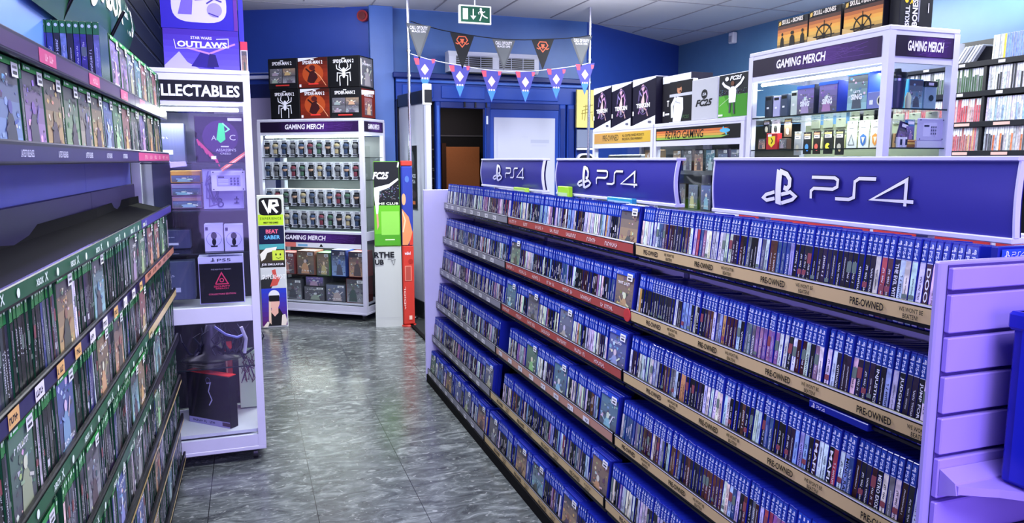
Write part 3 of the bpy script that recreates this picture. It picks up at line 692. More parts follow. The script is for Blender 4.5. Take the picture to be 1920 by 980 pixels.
# ------------------------------------------------------------------ right-hand gondola run
ROWZ = [1.13, 0.913, 0.71, 0.495, 0.275, 0.055]
ROWX = [1.185, 1.172, 1.150, 1.122, 1.092, 1.060]
BAYS = [(0.905, 2.140), (2.140, 3.400), (3.400, 4.645)]
BACKX = 1.38
BAYNAME = ['nearest', 'middle', 'farthest']
STRIPC = [[GOLD] * 6, [RED, RED, RED, C('#b98a78'), GOLD, GOLD], [C('#8c8c98')] * 6]
for b, (ya, yb) in enumerate(BAYS):
    L = yb - ya
    bay = empty('gondola_shelving', (BACKX, yb, 0), -PI / 2)   # local x runs towards the camera, -y towards the aisle
    tag(bay, ('grey metal shelving bay of blue game cases nearest the slatted end panel', 'middle shelving bay of blue game cases under the second sign', 'farthest shelving bay of blue game cases beside the doorway')[b], 'shelving', 'shelving bays of the blue game cases')
    m = MB(); m.box(0.002, L - 0.002, 0.0, 0.02, 0.05, 1.24, C('#dedcf0'))
    for z in ROWZ[:-1]: m.box(0.0, L, -0.004, 0.0, z - 0.005, z + 0.0, C('#4a4a68'))
    m.box(-0.012, 0.012, -0.008, 0.0, 0.05, 1.24, C('#6c6a92')); m.build('back_panel', 'paint', bay)
    m = MB(); m.box(0.004, L - 0.004, -(BACKX - 1.045), 0.0, 0.0, 0.05, BLACK); m.build('plinth', 'matt', bay)
    for k in range(6):
        z = ROWZ[k]; fx = -(BACKX - ROWX[k]); A = 0.006; B = L - 0.006
        m = MB(); m.box(A, B, fx, 0.0, z - 0.024, z - 0.018, C('#111118')); ry = fx + 0.145
        # ribbed black riser behind the cases
        m.loft([(ry, z - 0.018), (ry, z + 0.055), (ry + 0.02, z + 0.06), (-0.006, z + 0.072), (-0.004, z - 0.018)], A, B, C('#0c0c14'))
        nr = int(L / 0.035)
        for q in range(nr):
            x = A + 0.01 + q * (B - A - 0.02) / nr
            m.loft([(ry + 0.02, z + 0.059), (ry + 0.02, z + 0.065), (-0.008, z + 0.078), (-0.008, z + 0.070)], x, x + 0.004, C('#1a1a28'))
        m.build('shelf', 'paint', bay)
        # front lip with the price strip
        m = MB(); m.box(A, B, fx - 0.008, fx, z - 0.010, z + 0.034, BLACK, 0.002)
        m.py = fx - 0.0085; sc = STRIPC[b][k]; m.rect(A + 0.004, z - 0.002, B - A - 0.008, 0.029, sc)
        m.rect(A, z + 0.030, B - A, 0.003, C('#d8d8e8'))
        st = m.build('price_strip', 'plastic', bay)
        m = MB(); m.py = fx - 0.0090; r = random.Random(b * 9 + k)
        if sc == GOLD:
            q = 0.06 + (k % 3) * 0.05
            while q < L - 0.15:
                m.text('PRE-OWNED', q, z + 0.004, 0.088, 0.0155, BLACK, 0.02); m.text("WE WON'T BE", q + 0.125, z + 0.0135, 0.055, 0.009, BLACK, 0.015); m.text('BEATEN!', q + 0.135, z + 0.001, 0.035, 0.009, BLACK, 0.015); q += 0.29
        elif sc == RED:
            q = 0.03
            while q < L - 0.1: scrib(m, q, z + 0.005, 0.10, 0.014, C('#f0dcdc'), r); q += 0.17
        else:
            q = 0.05
            while q < L - 0.1: m.rect(q, z + 0.002, 0.05, 0.020, C('#e4e4ea')); scrib(m, q + 0.004, z + 0.007, 0.042, 0.010, C('#33343c'), r); q += 0.14
        m.build('strip_lettering', 'print', st)
        rowz = z - 0.0175
        cvs = {(1, 0): [1.12], (1, 1): [0.03, 1.12], (1, 2): [0.03, 0.33, 0.68, 1.12], (1, 3): [0.02, 0.38, 0.70, 1.12], (1, 4): [0.02, 1.12], (1, 5): [0.03, 0.42, 0.62, 0.95],
               (2, 4): [1.10], (2, 5): [0.02, 0.22, 0.42, 0.62, 0.82, 1.08]}.get((b, k), [])
        # rows are counted from the near end, s grows away from the camera
        cov = sorted(L - c - CD for c in cvs); cov = [max(0.008, c) for c in cov]
        ttl = None
        if b == 0:
            DK = ('#17181d', 'black', 1)
            ttl = [{4: ('FINAL FANTASY XV', ('#dfe0e8', 'white', 1)), 5: ('KINGDOM HEARTS', ('#dfe0e8', 'white', 1)), 7: ('DOOM', ('#3a1e22', 'dark red', 1)), 12: ('THE EVIL WITHIN', DK)},
                   {4: ('JUST CAUSE 4', DK), 6: ('JUMP FORCE', DK), 9: ('JUDGMENT', DK), 13: ('INJUSTICE 2', DK)},
                   {19: ('MAFIA', DK), 22: ('MAFIA', ('#3a1e22', 'dark red', 1)), 16: ('MINECRAFT', ('#8fa8d8', 'light blue', 1)), 10: ('METRO EXODUS', DK)}, {}, {}, {}][k]
        fill_row('blue', (ROWX[k] + 0.003, ya, 0), (0, 1), (-1, 0), rowz, 0.010 if b else 0.046, L - 0.008, cov, 100 + b * 10 + k,
                 ('end panel' if b == 0 else 'near edge') + f', {ordw(k + 1)} shelf, {BAYNAME[b]} bay', titles=ttl,
                 hid=(lambda s, k=k: s < 0.03) if b == 0 else None, grp='blue game cases on the right-hand shelves')
    # header sign, curved, standing on posts above the shelves
    z0, z1 = 1.283, 1.428; s0, s1 = [(0.10, 0.99), (0.16, 1.18), (0.20, 1.18)][b]
    if b == 0: s0, s1 = yb - 1.985, yb - 1.015
    if b == 1: s0, s1 = yb - 3.235, yb - 2.205
    if b == 2: s0, s1 = yb - 4.425, yb - 3.415
    BUL = 0.005 if b == 0 else 0.010; prof = []
    for i in range(9):
        t = i / 8; prof.append((-0.012 - BUL * math.sin(PI * t) , z0 + (z1 - z0) * t))
    m = MB(); n = len(prof); vs = [(s0, p[0], p[1]) for p in prof] + [(s1, p[0], p[1]) for p in prof]
    m.mesh(vs, [(i, n + i, n + i + 1, i + 1) for i in range(n - 1)], C('#34328a'), sm=True)
    m.mesh([(x, y + 0.02, z) for x, y, z in vs], [(i + 1, n + i + 1, n + i, i) for i in range(n - 1)], C('#3a3a90'), sm=True)
    sg = m.build('header_sign', 'plastic', bay)
    m = MB(); m.box(s0 - 0.004, s1 + 0.004, -0.02, 0.02, z1, z1 + 0.010, FRAME, 0.002); m.box(s0 - 0.004, s1 + 0.004, -0.02, 0.02, z0 - 0.012, z0, FRAME, 0.002)
    for sx in (s0 - 0.005, s1):
        sid = [(p[0] - 0.003, p[1]) for p in prof] + [(p[0] + 0.010, p[1]) for p in prof[::-1]]
        m.loft(sid, sx, sx + 0.005, FRAME)
    m.box(s0 + 0.2, s0 + 0.23, 0.0, 0.02, 1.235, z0 - 0.01, FRAME); m.box(s1 - 0.23, s1 - 0.2, 0.0, 0.02, 1.235, z0 - 0.01, FRAME)
    m.build('sign_frame', 'plastic', sg)
    # lettering follows the curve
    m = MB(); m.py = 0; w_ = s1 - s0; lc = C('#e4e4fa')
    lw, lx = (0.46, 0.225) if b == 0 else (0.47, 0.28)
    lx = s0 + w_ * [0.235, 0.20, 0.20][b]; hh = (z1 - z0) * 0.62; zz = z0 + (z1 - z0) * 0.18
    lx, tx, tw, lw_ = [(0.393, 0.588, 0.315, 1.55), (0.41, 0.606, 0.345, 1.55), (0.462, 0.70, 0.295, 1.9)][b]; zz, hh = 1.309, 0.097
    ps_logo(m, lx, zz, hh, C('#0c0c30'), 1.45, lw_); ps_logo(m, lx, zz, hh, lc, 1.0, lw_)
    ps4_word(m, tx, 1.333, tw, 0.058, C('#0c0c30'), 1.6); ps4_word(m, tx, 1.333, tw, 0.058, lc, 1.05)
    for i, v in enumerate(m.v):
        t = (v[2] - z0) / (z1 - z0); m.v[i] = (v[0], -0.012 - BUL * math.sin(PI * t) - 0.0022 + v[1] * 1.0, v[2])
    m.build('sign_logo', 'print', sg)
    # flat cards lying along the top
    if b == 0:
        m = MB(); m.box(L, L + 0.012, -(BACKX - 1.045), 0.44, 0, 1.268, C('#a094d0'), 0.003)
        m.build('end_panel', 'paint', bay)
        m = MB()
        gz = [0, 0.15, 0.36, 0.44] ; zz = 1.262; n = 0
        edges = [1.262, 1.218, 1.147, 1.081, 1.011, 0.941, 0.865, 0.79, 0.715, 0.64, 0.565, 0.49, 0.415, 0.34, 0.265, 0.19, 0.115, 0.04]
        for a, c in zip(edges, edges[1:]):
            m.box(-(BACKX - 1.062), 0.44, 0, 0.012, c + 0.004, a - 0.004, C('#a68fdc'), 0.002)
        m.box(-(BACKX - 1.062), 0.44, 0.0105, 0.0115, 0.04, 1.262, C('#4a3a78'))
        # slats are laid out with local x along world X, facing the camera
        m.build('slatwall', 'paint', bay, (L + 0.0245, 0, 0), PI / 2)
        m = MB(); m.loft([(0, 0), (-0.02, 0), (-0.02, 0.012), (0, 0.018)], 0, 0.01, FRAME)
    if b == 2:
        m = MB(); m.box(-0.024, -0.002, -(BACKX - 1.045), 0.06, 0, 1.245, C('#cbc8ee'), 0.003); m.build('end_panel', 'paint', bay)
m = MB(); m.box(0, 0.02, 0, 0.03, 0, 0.01, RED)
# red round shelf dot between two strips
m = MB(); m.tube((0, 0, 0), (0, 0.004, 0), 0.022, C('#c23c3c'), 20)
tag(m.build('shelf_marker', 'plastic', None, (1.158, 2.15, 0.925), -PI / 2), 'round red plastic marker clipped where the red and gold strips meet', 'marker')
# things lying along the top edge behind the first row
for i, (y, x, w, d, c, lab) in enumerate(((2.95, 1.345, 0.12, 0.022, '#a6e02a', 'lime green card standing behind the games by the second sign'), (3.55, 1.345, 0.18, 0.022, '#b4e24a', 'lime green card standing behind the games by the far sign'), (2.45, 1.345, 0.20, 0.022, '#2a9ab8', 'turquoise case lying behind the games under the second sign'))):
    m = MB(); hh_ = 0.055 if i == 0 else 0.03; m.box(0, w, 0, d, 0, hh_, C(c), 0.002); m.py = 0; m.rect(0.01, 0.008, w - 0.02, hh_ * 0.35, mixc(C(c), WHITE, 0.4))
    tag(m.build('display_card', 'plastic', None, (x - 0.015, y + 0.2, 1.2585), -PI / 2), lab, 'card')
# one wide case lying across the third shelf
m = MB(); m.box(0, 0.17, 0, 0.135, 0, 0.016, BLUE, 0.0015); m.py = 0; ps_logo(m, 0.01, 0.002, 0.011, WHITE); ps4_word(m, 0.026, 0.004, 0.026, 0.007, WHITE)
o = tag(m.build('blue_box_set', 'blue_plastic', None, (ROWX[2] + 0.012, 1.30, ROWZ[2] + 0.174), -PI / 2), 'blue game case lying flat on top of the row on the third shelf', 'boxed game')

queue('blue', 'cover', (1.262, 0.910, 1.114), 0.0, 0.0, dict(seed=777, hid=False, group='blue game cases on the right-hand shelves', label='blue game case facing the camera, showing above the slatted end panel'))
# blue boxes on the slatwall shelf at the near end
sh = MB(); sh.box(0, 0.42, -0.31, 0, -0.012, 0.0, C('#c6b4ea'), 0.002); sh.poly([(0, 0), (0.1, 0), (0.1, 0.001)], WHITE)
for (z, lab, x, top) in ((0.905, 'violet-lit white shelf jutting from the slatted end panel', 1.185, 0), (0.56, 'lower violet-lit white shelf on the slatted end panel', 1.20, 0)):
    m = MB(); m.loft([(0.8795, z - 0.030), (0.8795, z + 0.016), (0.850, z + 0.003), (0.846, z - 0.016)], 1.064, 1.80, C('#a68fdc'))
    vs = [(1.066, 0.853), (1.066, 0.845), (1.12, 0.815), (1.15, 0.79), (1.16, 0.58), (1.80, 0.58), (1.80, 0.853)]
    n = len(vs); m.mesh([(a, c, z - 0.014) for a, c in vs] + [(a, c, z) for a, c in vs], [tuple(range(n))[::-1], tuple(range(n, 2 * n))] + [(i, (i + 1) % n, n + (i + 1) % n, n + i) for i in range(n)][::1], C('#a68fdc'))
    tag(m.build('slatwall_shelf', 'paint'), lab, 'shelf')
def blue_box(x, z, h, lab):
    m = MB(); m.box(0, 0.36, -0.02, 0.22, 0, h, C('#0e1a9c'), 0.006); m.box(-0.004, 0.0, -0.0, 0.20, 0.01, h - 0.01, C('#1422b0'))
    o = m.build('blue_storage_box', 'blue_plastic', None, (x, 0.62, z)); tag(o, lab, 'storage box')
    m = MB(); m.box(-0.006, 0.366, -0.026, 0.226, h - 0.03, h, C('#101ea8'), 0.005); m.build('lid', 'blue_plastic', o)
blue_box(1.148, 0.906, 0.285, 'large glossy blue box on the slatted end panel shelf')
blue_box(1.175, 0.561, 0.24, 'lower glossy blue box, under the shelf on the slatted end panel')

# ------------------------------------------------------------------ left-hand shelving of green game cases
LA = math.radians(0.8); LE = (math.sin(LA), math.cos(LA)); LN = (math.cos(LA), -math.sin(LA)); LO_ = (-0.365, 1.0)
LR = math.atan2(LN[0], -LN[1])
LZ = [1.218, 1.037, 0.850, 0.645, 0.455, 0.275, 0.095]
LBAY = [(0.05, 1.68), (1.68, 2.56)]
for b, (sa, sb) in enumerate(LBAY):
    L = sb - sa
    bay = empty('wall_shelving', (LO_[0] + LE[0] * sa, LO_[1] + LE[1] * sa, 0), LR)   # local x along the aisle away from camera, -y to the aisle
    tag(bay, ('black wall shelving of green game cases nearest the camera, under the curved green sign', 'far bay of black wall shelving against the glass collectables cabinet')[b], 'shelving')
    m = MB(); m.box(0.001, L - 0.001, 0.14, 0.16, 0, 1.85, C('#5b62c8') ); m.build('back_panel', 'paint', bay)
    m = MB(); m.box(0.0, L, 0.128, 0.14, 1.20, 1.33, C('#2c2650'), 0.002); m.build('tray_upstand', 'plastic', bay)
    m = MB(); m.box(0.002, L - 0.002, 0.01, 0.135, 0, 0.075, BLACK); m.build('plinth', 'matt', bay)
    for k, z in enumerate(LZ):
        m = MB(); m.box(0.002, L - 0.002, 0.0, 0.138, z - 0.012, z + 0.001, BLACK)
        if k == 0:   # empty tray with a dark curved liner
            for (a, c) in ((0.0, L),):
                pts = []
                n = 14
                for i in range(n + 1):
                    t = i / n; pts.append((a + (c - a) * t, 0.128 - 0.014 * (1 - math.sin(PI * t))))
                for (xa, ya_), (xb, yb_) in zip(pts, pts[1:]):
                    m.mesh([(xa, 0.012, z + 0.004), (xb, 0.012, z + 0.004), (xb, yb_, z + 0.030), (xa, ya_, z + 0.030), (xb, yb_ + 0.001, z + 0.06), (xa, ya_ + 0.001, z + 0.06)], [(0, 1, 2, 3), (3, 2, 4, 5)], C('#0b0b12'))
        m.build('shelf', 'matt', bay)
        m = MB(); m.box(0, L, -0.010, 0.0, z - 0.014, z + (0.024 if k else 0.020), BLACK, 0.002); m.py = -0.0105
        sc = [C('#1f5a3a'), C('#2a2458'), C('#1f5a3a'), C('#1d4a34'), C('#b49858'), C('#b49858'), C('#b49858')][k]
        if b == 1: sc = [C('#3a3090'), C('#c08068'), GOLD, C('#20202c'), GOLD, GOLD, GOLD][k]
        m.rect(0.004, z - 0.008, L - 0.008, 0.026 if k < 4 else 0.010, sc)
        if b == 1 and k == 0: pass
        st = m.build('price_strip', 'plastic', bay)
        m = MB(); m.py = -0.0109; r = random.Random(70 + k + b * 10); lc = C('#e6f2ea'); q = 0.06
        while q < L - 0.12:
            if (k in (0, 2, 3) and b == 0):
                m.ell(q, z + 0.005, 0.008, 0.008, lc, 14); m.text('XBOX', q + 0.10, z - 0.001, 0.045, 0.012, lc, 0.02); m.stroke([(q + 0.155, z - 0.001), (q + 0.170, z + 0.015)], 0.003, lc); m.stroke([(q + 0.170, z - 0.001), (q + 0.155, z + 0.015)], 0.003, lc); q += 0.24
            elif k == 1:
                if b == 1: scrib(m, q, z + 0.0, 0.09, 0.014, C('#3a2420'), r); q += 0.14
                else:
                    m.rect(q, z - 0.006, 0.055, 0.026, C('#e6e0e8') if int(q * 10) % 2 else C('#e0b070')); scrib(m, q + 0.005, z + 0.001, 0.045, 0.011, C('#30303a'), r); q += 0.14
            else: q += 0.2; 
        if k >= 4 or (b == 1 and k in (0, 2, 3)): m.rect(0.03, z - 0.003, 0.05, 0.008, C('#6a5a34'))
        m.build('strip_lettering', 'print', st)
    # the two display shelves above
    for k, (z, nm) in enumerate(((1.628, 0), (1.452, 1))):
        m = MB(); m.box(0.002, L - 0.002, -0.004, 0.138, z - 0.026, z - 0.022 + (0.010 if k == 0 else 0), C('#0c0c14')); m.build('display_shelf', 'paint', bay)
        m = MB(); m.box(0, L, -0.016, -0.004, z - 0.030, z + 0.010, C('#171430'), 0.003); m.py = -0.0162
        if k == 0:
            m.rect(0.003, z - 0.024, L - 0.006, 0.026, C('#46285a')); q = 0.1
            while q < L - 0.1: m.rect(q, z - 0.024, 0.12, 0.026, C('#d0487c')); q += 0.42
        elif b == 1: m.rect(0.003, z - 0.024, L - 0.006, 0.026, C('#c84a80'))
        else: m.rect(0.003, z - 0.024, L - 0.006, 0.026, C('#2a2360'))
        st = m.build('price_strip', 'plastic', bay)
        m = MB(); m.py = -0.0168; q = 0.12; r = random.Random(5)
        while q < L - 0.12:
            if k == 1 and b == 0: m.text('LATEST RELEASES', q, z - 0.017, 0.075, 0.012, C('#d8d8f0'), 0.01); q += 0.24
            else: scrib(m, q + 0.02, z - 0.018, 0.06, 0.013, C('#f4c0d0'), r); q += 0.42 if k == 0 else 0.12
        m.build('strip_lettering', 'print', st)
# rows of green cases
nb = ['second shelf', 'third shelf', 'fourth shelf', 'fifth shelf', 'sixth shelf', 'lowest shelf']
LCOV = [[0.62, 0.95, 1.50, 1.68, 1.88, 2.06, 2.24], [0.28, 0.56, 0.95, 1.15, 1.62], [0.36, 0.75, 1.35, 1.50, 1.9], [0.62, 1.05, 1.35, 1.8], [1.0, 1.3, 1.7], [1.2, 1.6, 2.0]]
for k in range(6):
    z = LZ[k + 1] + 0.002
    o0 = (LO_[0] - LN[0] * 0.003, LO_[1] - LN[1] * 0.003)
    fill_row('green', o0, LE, LN, z, 0.10, 2.54, LCOV[k], 300 + k, f'camera, {nb[k]}, left wall unit', lean=0.0, stack=1, grp='green game cases on the left-hand shelves', pitch=0.0150)
# display shelf two: covers facing out then spines; display shelf one: spines then covers
fill_row('green', (LO_[0] - LN[0] * 0.004, LO_[1] - LN[1] * 0.004), LE, LN, 1.432, 0.09, 2.54, [0.09, 0.235, 0.38, 0.525, 0.67, 0.815, 0.96, 1.105, 1.25, 1.40, 1.55, 1.72, 1.90, 2.10, 2.30], 320, 'camera, latest releases shelf on left', lean=0.02, stack=1, grp='green game cases on the latest releases shelf')
fill_row('green', (LO_[0] - LN[0] * 0.004, LO_[1] - LN[1] * 0.004), LE, LN, 1.617, 1.43, 2.54, [1.43, 1.575, 1.72, 1.865, 2.01, 2.155, 2.30], 321, 'camera, topmost shelf on left', lean=0.02, stack=1, grp='green game cases on the topmost shelf')
for i in range(9):   # a short block turned to face the camera
    queue('green', 'spine', (-0.478 + i * 0.0152, 2.262, 1.617), 0.0, 0.0, dict(seed=99000 + i, col=[('#3a3a9c', 'violet blue', 1), ('#15161f', 'black', 1), ('#8a88c0', 'pale violet', 1)][[0, 0, 1, 2, 1, 0, 0, 1, 2][i]], text=None, group='green game cases on the topmost shelf', hid=False,
          label='green game case turned to the camera, ' + ordw(i + 1) + ' from the wall on the topmost left shelf'))
place_all('blue', 300, 'remaining blue game cases packed along the shelves of the right-hand bays')
place_all('green', 300, 'remaining green game cases packed along the left-hand shelves')

# curved green sign over the left shelves
sg = empty('curved_green_sign', (-0.445, 2.05, 0), PI / 2); tag(sg, 'curved dark green console sign above the left-hand shelves', 'sign')
m = MB(); z0, z1 = 1.80, 2.17; x1 = 1.56
prof = [(0.012 - 0.05 * math.sin(PI * min(1, t * 1.0)) + 0.02 * t, z0 + (z1 - z0) * t) for t in [i / 10 for i in range(11)]]
n = 11; xs = [0.0, 0.4, 0.8, 1.2, 1.36, 1.42, 1.47, 1.505, 1.53, 1.545, 1.55]
vs = []
for x in xs:
    e = max(0.0, (x - 1.36) / 0.19); k = math.sqrt(max(0.0, 1 - e * e)) if e > 0 else 1; k = max(k, 0.02); zm = (z0 + z1) / 2
    for p in prof: vs.append((x, p[0], zm + (p[1] - zm) * k))
fs = [(a * n + i, (a + 1) * n + i, (a + 1) * n + i + 1, a * n + i + 1) for a in range(len(xs) - 1) for i in range(n - 1)]
m.mesh(vs, fs, C('#1c5236'), sm=True)
m.mesh([(a, b_ + 0.025, c) for a, b_, c in vs], [f[::-1] for f in fs], C('#16402a'), sm=True)
m.build('sign_face', 'plastic', sg)
m = MB()
for x in (0.35, 1.0): m.tube((x, 0.02, 1.80), (x - 0.02, -0.06, 1.95), 0.006, BLACK); m.box(x - 0.02, x + 0.02, 0.0, 0.10, 1.79, 1.80, BLACK)
m.build('bracket', 'plastic', sg)
m = MB(); lc = C('#ecf4f0')
m.ring(0.62, 1.975, 0.034, 0.075, lc, 24); m.text('XBOX', 0.74, 1.935, 0.46, 0.100, lc, 0.035); m.text('SERIES', 1.225, 1.975, 0.10, 0.024, lc, 0.02)
m.stroke([(1.32, 1.925), (1.385, 2.035)], 0.016, lc); m.stroke([(1.385, 1.925), (1.32, 2.035)], 0.016, lc); m.stroke([(1.402, 1.925), (1.402, 2.035)], 0.007, lc); m.text('S', 1.415, 1.925, 0.05, 0.11, lc, 0.03)
for i, v in enumerate(m.v):
    t = (v[2] - z0) / (z1 - z0); m.v[i] = (v[0], 0.012 - 0.05 * math.sin(PI * t) + 0.02 * t - 0.002, v[2])
m.build('sign_lettering', 'print', sg)
# pale light panel above the topmost shelf
m = MB(); m.box(0, 1.65, 0, 0.02, 1.66, 1.83, C('#5f8ade')); 
tag(m.build('pale_blue_panel', 'paint', None, (-0.475, 0.95, 0), PI / 2), 'plain pale blue panel above the topmost left-hand shelf', 'panel')
# ------------------------------------------------------------------ glazed display cabinets
def purple_header(m, x, z, w, h, text, tx, tw, full=True, shear=0.15):
    r = random.Random(int(w * 1000)); m.rect(x, z, w, h, C('#150a26')); y = m.up()
    n = 36
    for i in range(n):
        t = i / n; a = max(0, 1 - abs(t - 0.62) * 2.2); m.rect(x + w * t, z + 0.003, w / n, h - 0.006, mixc(C('#190c2c'), C('#4a2276'), a * r.uniform(0.75, 1)), lay=y)
    for i in range(14): m.stroke([(x + w * r.uniform(0.35, 0.95), z + h * r.uniform(0.1, 0.9)) for _ in (0, 1)], 0.0016, C('#5e3a8a'), lay=y - 0.0003)
    m.up(); m.up()
    m.text(text, x + w * tx, z + h * 0.27, w * tw, h * 0.50, C('#f4f0ff'), 0.03, shear)
def cabinet(label, loc, rz, w, d, h, hdr, hz, shelves, mid=None, name='display_cabinet', side='right', base=0.06, side_hdr=None, lower_hdr=None, back=C('#b9bdc8'), post=0.035, sections=()):
    c = empty(name, loc, rz); tag(c, label, 'display cabinet')
    p = post
    m = MB()
    for x in (0, w - p):
        for y in (0, d - p): m.box(x, x + p, y, y + p, base + 0.019, h - 0.021, FRAME)
    m.build('frame', 'paint', c)
    m = MB(); m.box(0, w, 0, d, h - 0.022, h, FRAME, 0.004); m.build('top_panel', 'paint', c)
    m = MB(); m.box(p, w - p, 0.002, 0.02, hz - 0.03, h - 0.022, FRAME)
    for x in (0.002, w - 0.02): m.box(x, x + 0.018, p, d - p, hz - 0.03, h - 0.022, FRAME)
    m.box(p, w - p, d - 0.02, d - 0.002, hz - 0.03, h - 0.022, FRAME); m.build('header_rail', 'paint', c)
    m = MB(); m.box(0, w, 0, d, base, base + 0.02, FRAME, 0.003); m.box(p, w - p, 0.002, 0.022, base + 0.02, base + 0.075, FRAME)
    m.box(p, w - p, 0.03, d - 0.02, base + 0.08, base + 0.095, C('#c9c9da')); m.box(w - 0.022, w - 0.002, p, d - p, base + 0.02, base + 0.07, FRAME)
    m.build('base', 'paint', c)
    for x in (0.05, w - 0.05):
        for y in (0.05, d - 0.05):
            m = MB(); m.tube((x - 0.010, y, 0.025), (x + 0.010, y, 0.025), 0.025, C('#2a2a30'), 14); m.box(x - 0.015, x + 0.015, y - 0.015, y + 0.015, 0.045, base, C('#b0b0bc')); m.build('caster', 'plastic', c)
    for z in shelves:
        m = MB(); m.box(p * 0.5, w - p * 0.5, 0.012, d - 0.012, z - 0.006, z, C('#0a1a18')); 
        m2 = MB(); m2.box(p * 0.5, w - p * 0.5, 0.012, d - 0.012, z - 0.006, z, WHITE); s = m2.build('glass_shelf', 'glass', c)
        e = MB(); e.box(p, w - p, 0.009, 0.012, z - 0.006, z, C('#101c22')); e.box(w - 0.012, w - 0.009, p, d - p, z - 0.006, z, C('#101c22')); e.build('shelf_edge', 'plastic', s)
    if mid:
        z0, z1 = mid; m = MB(); m.box(p, w - p, 0.001, 0.022, z0, z1, FRAME, 0.002); m.box(p, w - p, 0.022, d - 0.02, (z0 + z1) / 2 - 0.008, (z0 + z1) / 2 + 0.006, FRAME)
        m.box(w - 0.022, w - 0.001, p, d - p, z0, z1, FRAME, 0.002); m.build('middle_rail', 'paint', c)
    for (a, b_) in ([(base + 0.075, mid[0]), (mid[1], hz - 0.03)] if mid else [(base + 0.075, hz - 0.03)]):
        m = MB(); m.box(p, w - p, 0.004, 0.008, a, b_, WHITE); m.build('glass_door', 'glass', c)
        for x in (0.004, w - 0.008): m = MB(); m.box(x, x + 0.004, p, d - p, a, b_, WHITE); m.build('side_glass', 'glass', c)
    m = MB(); m.tube((p + 0.02, 0.05, hz - 0.045), (w - p - 0.02, 0.05, hz - 0.045), 0.008, WHITE, 8); m.build('light_tube', 'led', c)
    return c
def world(c_loc, rz, x, y, z):
    return (c_loc[0] + x * math.cos(rz) - y * math.sin(rz), c_loc[1] + x * math.sin(rz) + y * math.cos(rz), c_loc[2] + z)
def cab_light(loc, rz, w, d, z, e, col=(0.92, 1.0, 0.93)):
    p = world(loc, rz, w / 2, d * 0.35, z); area('cabinet_led_light', p, (0, 0, rz), w * 0.8, 0.05, e, col)

# product shapes -----------------------------------------------------
def pbox(name, w, h, d, seed, label, cat, loc, rz, group=None, pal=None, body=None, title=None, tcol=WHITE, stick=False):
    m = MB(); r = random.Random(seed); body = body or C(PALS[seed % len(PALS)][0]); m.box(-w / 2, w / 2, 0, d, 0, h, body, min(0.002, w * 0.03)); m.py = 0.0
    artwork(m, -w / 2 + w * 0.04, h * 0.03, w * 0.92, h * 0.94, seed, pal, title is None)
    if title:
        for i, (t, tx, tz, tw, th, c) in enumerate(title): m.text(t, -w / 2 + tx * w, tz * h, tw * w, th * h, c, 0.02)
    if stick: sticker(m, w * 0.12, h * 0.82, w * 0.3, h * 0.12)
    o = m.build(name, 'print', None, loc, rz); return tag(o, label, cat, group)

FK = []
def vinyl_figure_box(v):
    m = MB(); r = random.Random(v + 50); w, h, d = 0.085, 0.155, 0.08
    m.box(-w / 2, w / 2, 0.001, d, 0, h, C('#d6d8e0'), 0.002)
    m.py = 0.001; m.rect(-w / 2 + 0.003, 0.002, w - 0.006, h - 0.004, C('#f2f3fa')); m.rect(-w / 2 + 0.010, 0.028, w * 0.60, h * 0.66, C('#16181e')); m.rect(w / 2 - 0.024, 0.02, 0.019, h * 0.78, C('#c9cbd8'))
    scrib(m, w / 2 - 0.021, 0.03, 0.012, 0.09, C('#3a3c46'), r, True); m.rect(-w / 2 + 0.01, h * 0.86, w * 0.5, 0.016, C('#9a9ca8')); m.ell(0.02, 0.014, 0.022, 0.014, C('#22242c')); m.rect(-w / 2 + 0.008, 0.006, 0.05, 0.014, C('#5a5c66'))
    return m
def vinyl_figure(v):
    r = random.Random(v + 80); m = MB(); cl = C(r.choice(['#8a4a3a', '#3a4a6a', '#6a6a70', '#7a3a4a', '#4a6a5a', '#b0a080', '#2a2c34'])); sk = C(r.choice(['#d0a890', '#a88870', '#8a8c92', '#5c5e66']))
    m.box(-0.014, 0.014, -0.006, 0.012, 0, 0.038, cl, 0.003); m.ball((0, 0.003, 0.060), 0.026, sk, 8, 1.05, 0.5, 0.85); m.ball((0, 0.004, 0.070), 0.028, cl, 8, 1.05, 0.55, 0.7)
    return m
FB = [vinyl_figure_box(v).data('vinyl_figure_box', 'print') for v in range(4)]
FF = [vinyl_figure(v).data('figure', 'print') for v in range(7)]

# ---- back-left cabinet "GAMING MERCH"
BA = math.atan2(-0.6, 0.8); BW, BD, BH = 1.06, 0.42, 1.79
BO = (0.95 - 0.8 * BW, 6.57 + 0.6 * BW, 0)
cb = cabinet('tall white glazed cabinet of boxed vinyl figures in the far corner', BO, BA, BW, BD, BH, None, 1.68, [1.455, 1.258, 1.018, 0.825], mid=(0.72, 0.80), name='display_cabinet')
m = MB(); m.py = 0.0; purple_header(m, 0.035, 1.675, BW - 0.07, 0.090, 'GAMING MERCH', 0.26, 0.40); m.build('header_panel', 'print', cb)
m = MB(); m.py = 0.0; purple_header(m, 0.035, 1.675, BD - 0.07, 0.090, 'GAMING MERCH', 0.2, 0.6); m.build('header_panel', 'print', cb, (BW, 0, 0), PI / 2)
m = MB(); m.py = 0.0; purple_header(m, 0.035, 0.695, BW - 0.07, 0.085, 'GAMING MERCH', 0.22, 0.42); m.build('header_panel', 'print', cb)
m = MB(); m.py = 0.0; m.rect(0.04, 0.652, BW - 0.08, 0.042, C('#e0e2ea')); m.rect(0.04, 0.652, 0.32, 0.042, C('#e07a70')); m.rect(0.38, 0.66, 0.1, 0.02, C('#7ab0d8')); m.poly([(0.60, 0.66), (0.62, 0.688), (0.64, 0.66)], BLACK); m.build('lower_banner', 'print', cb)
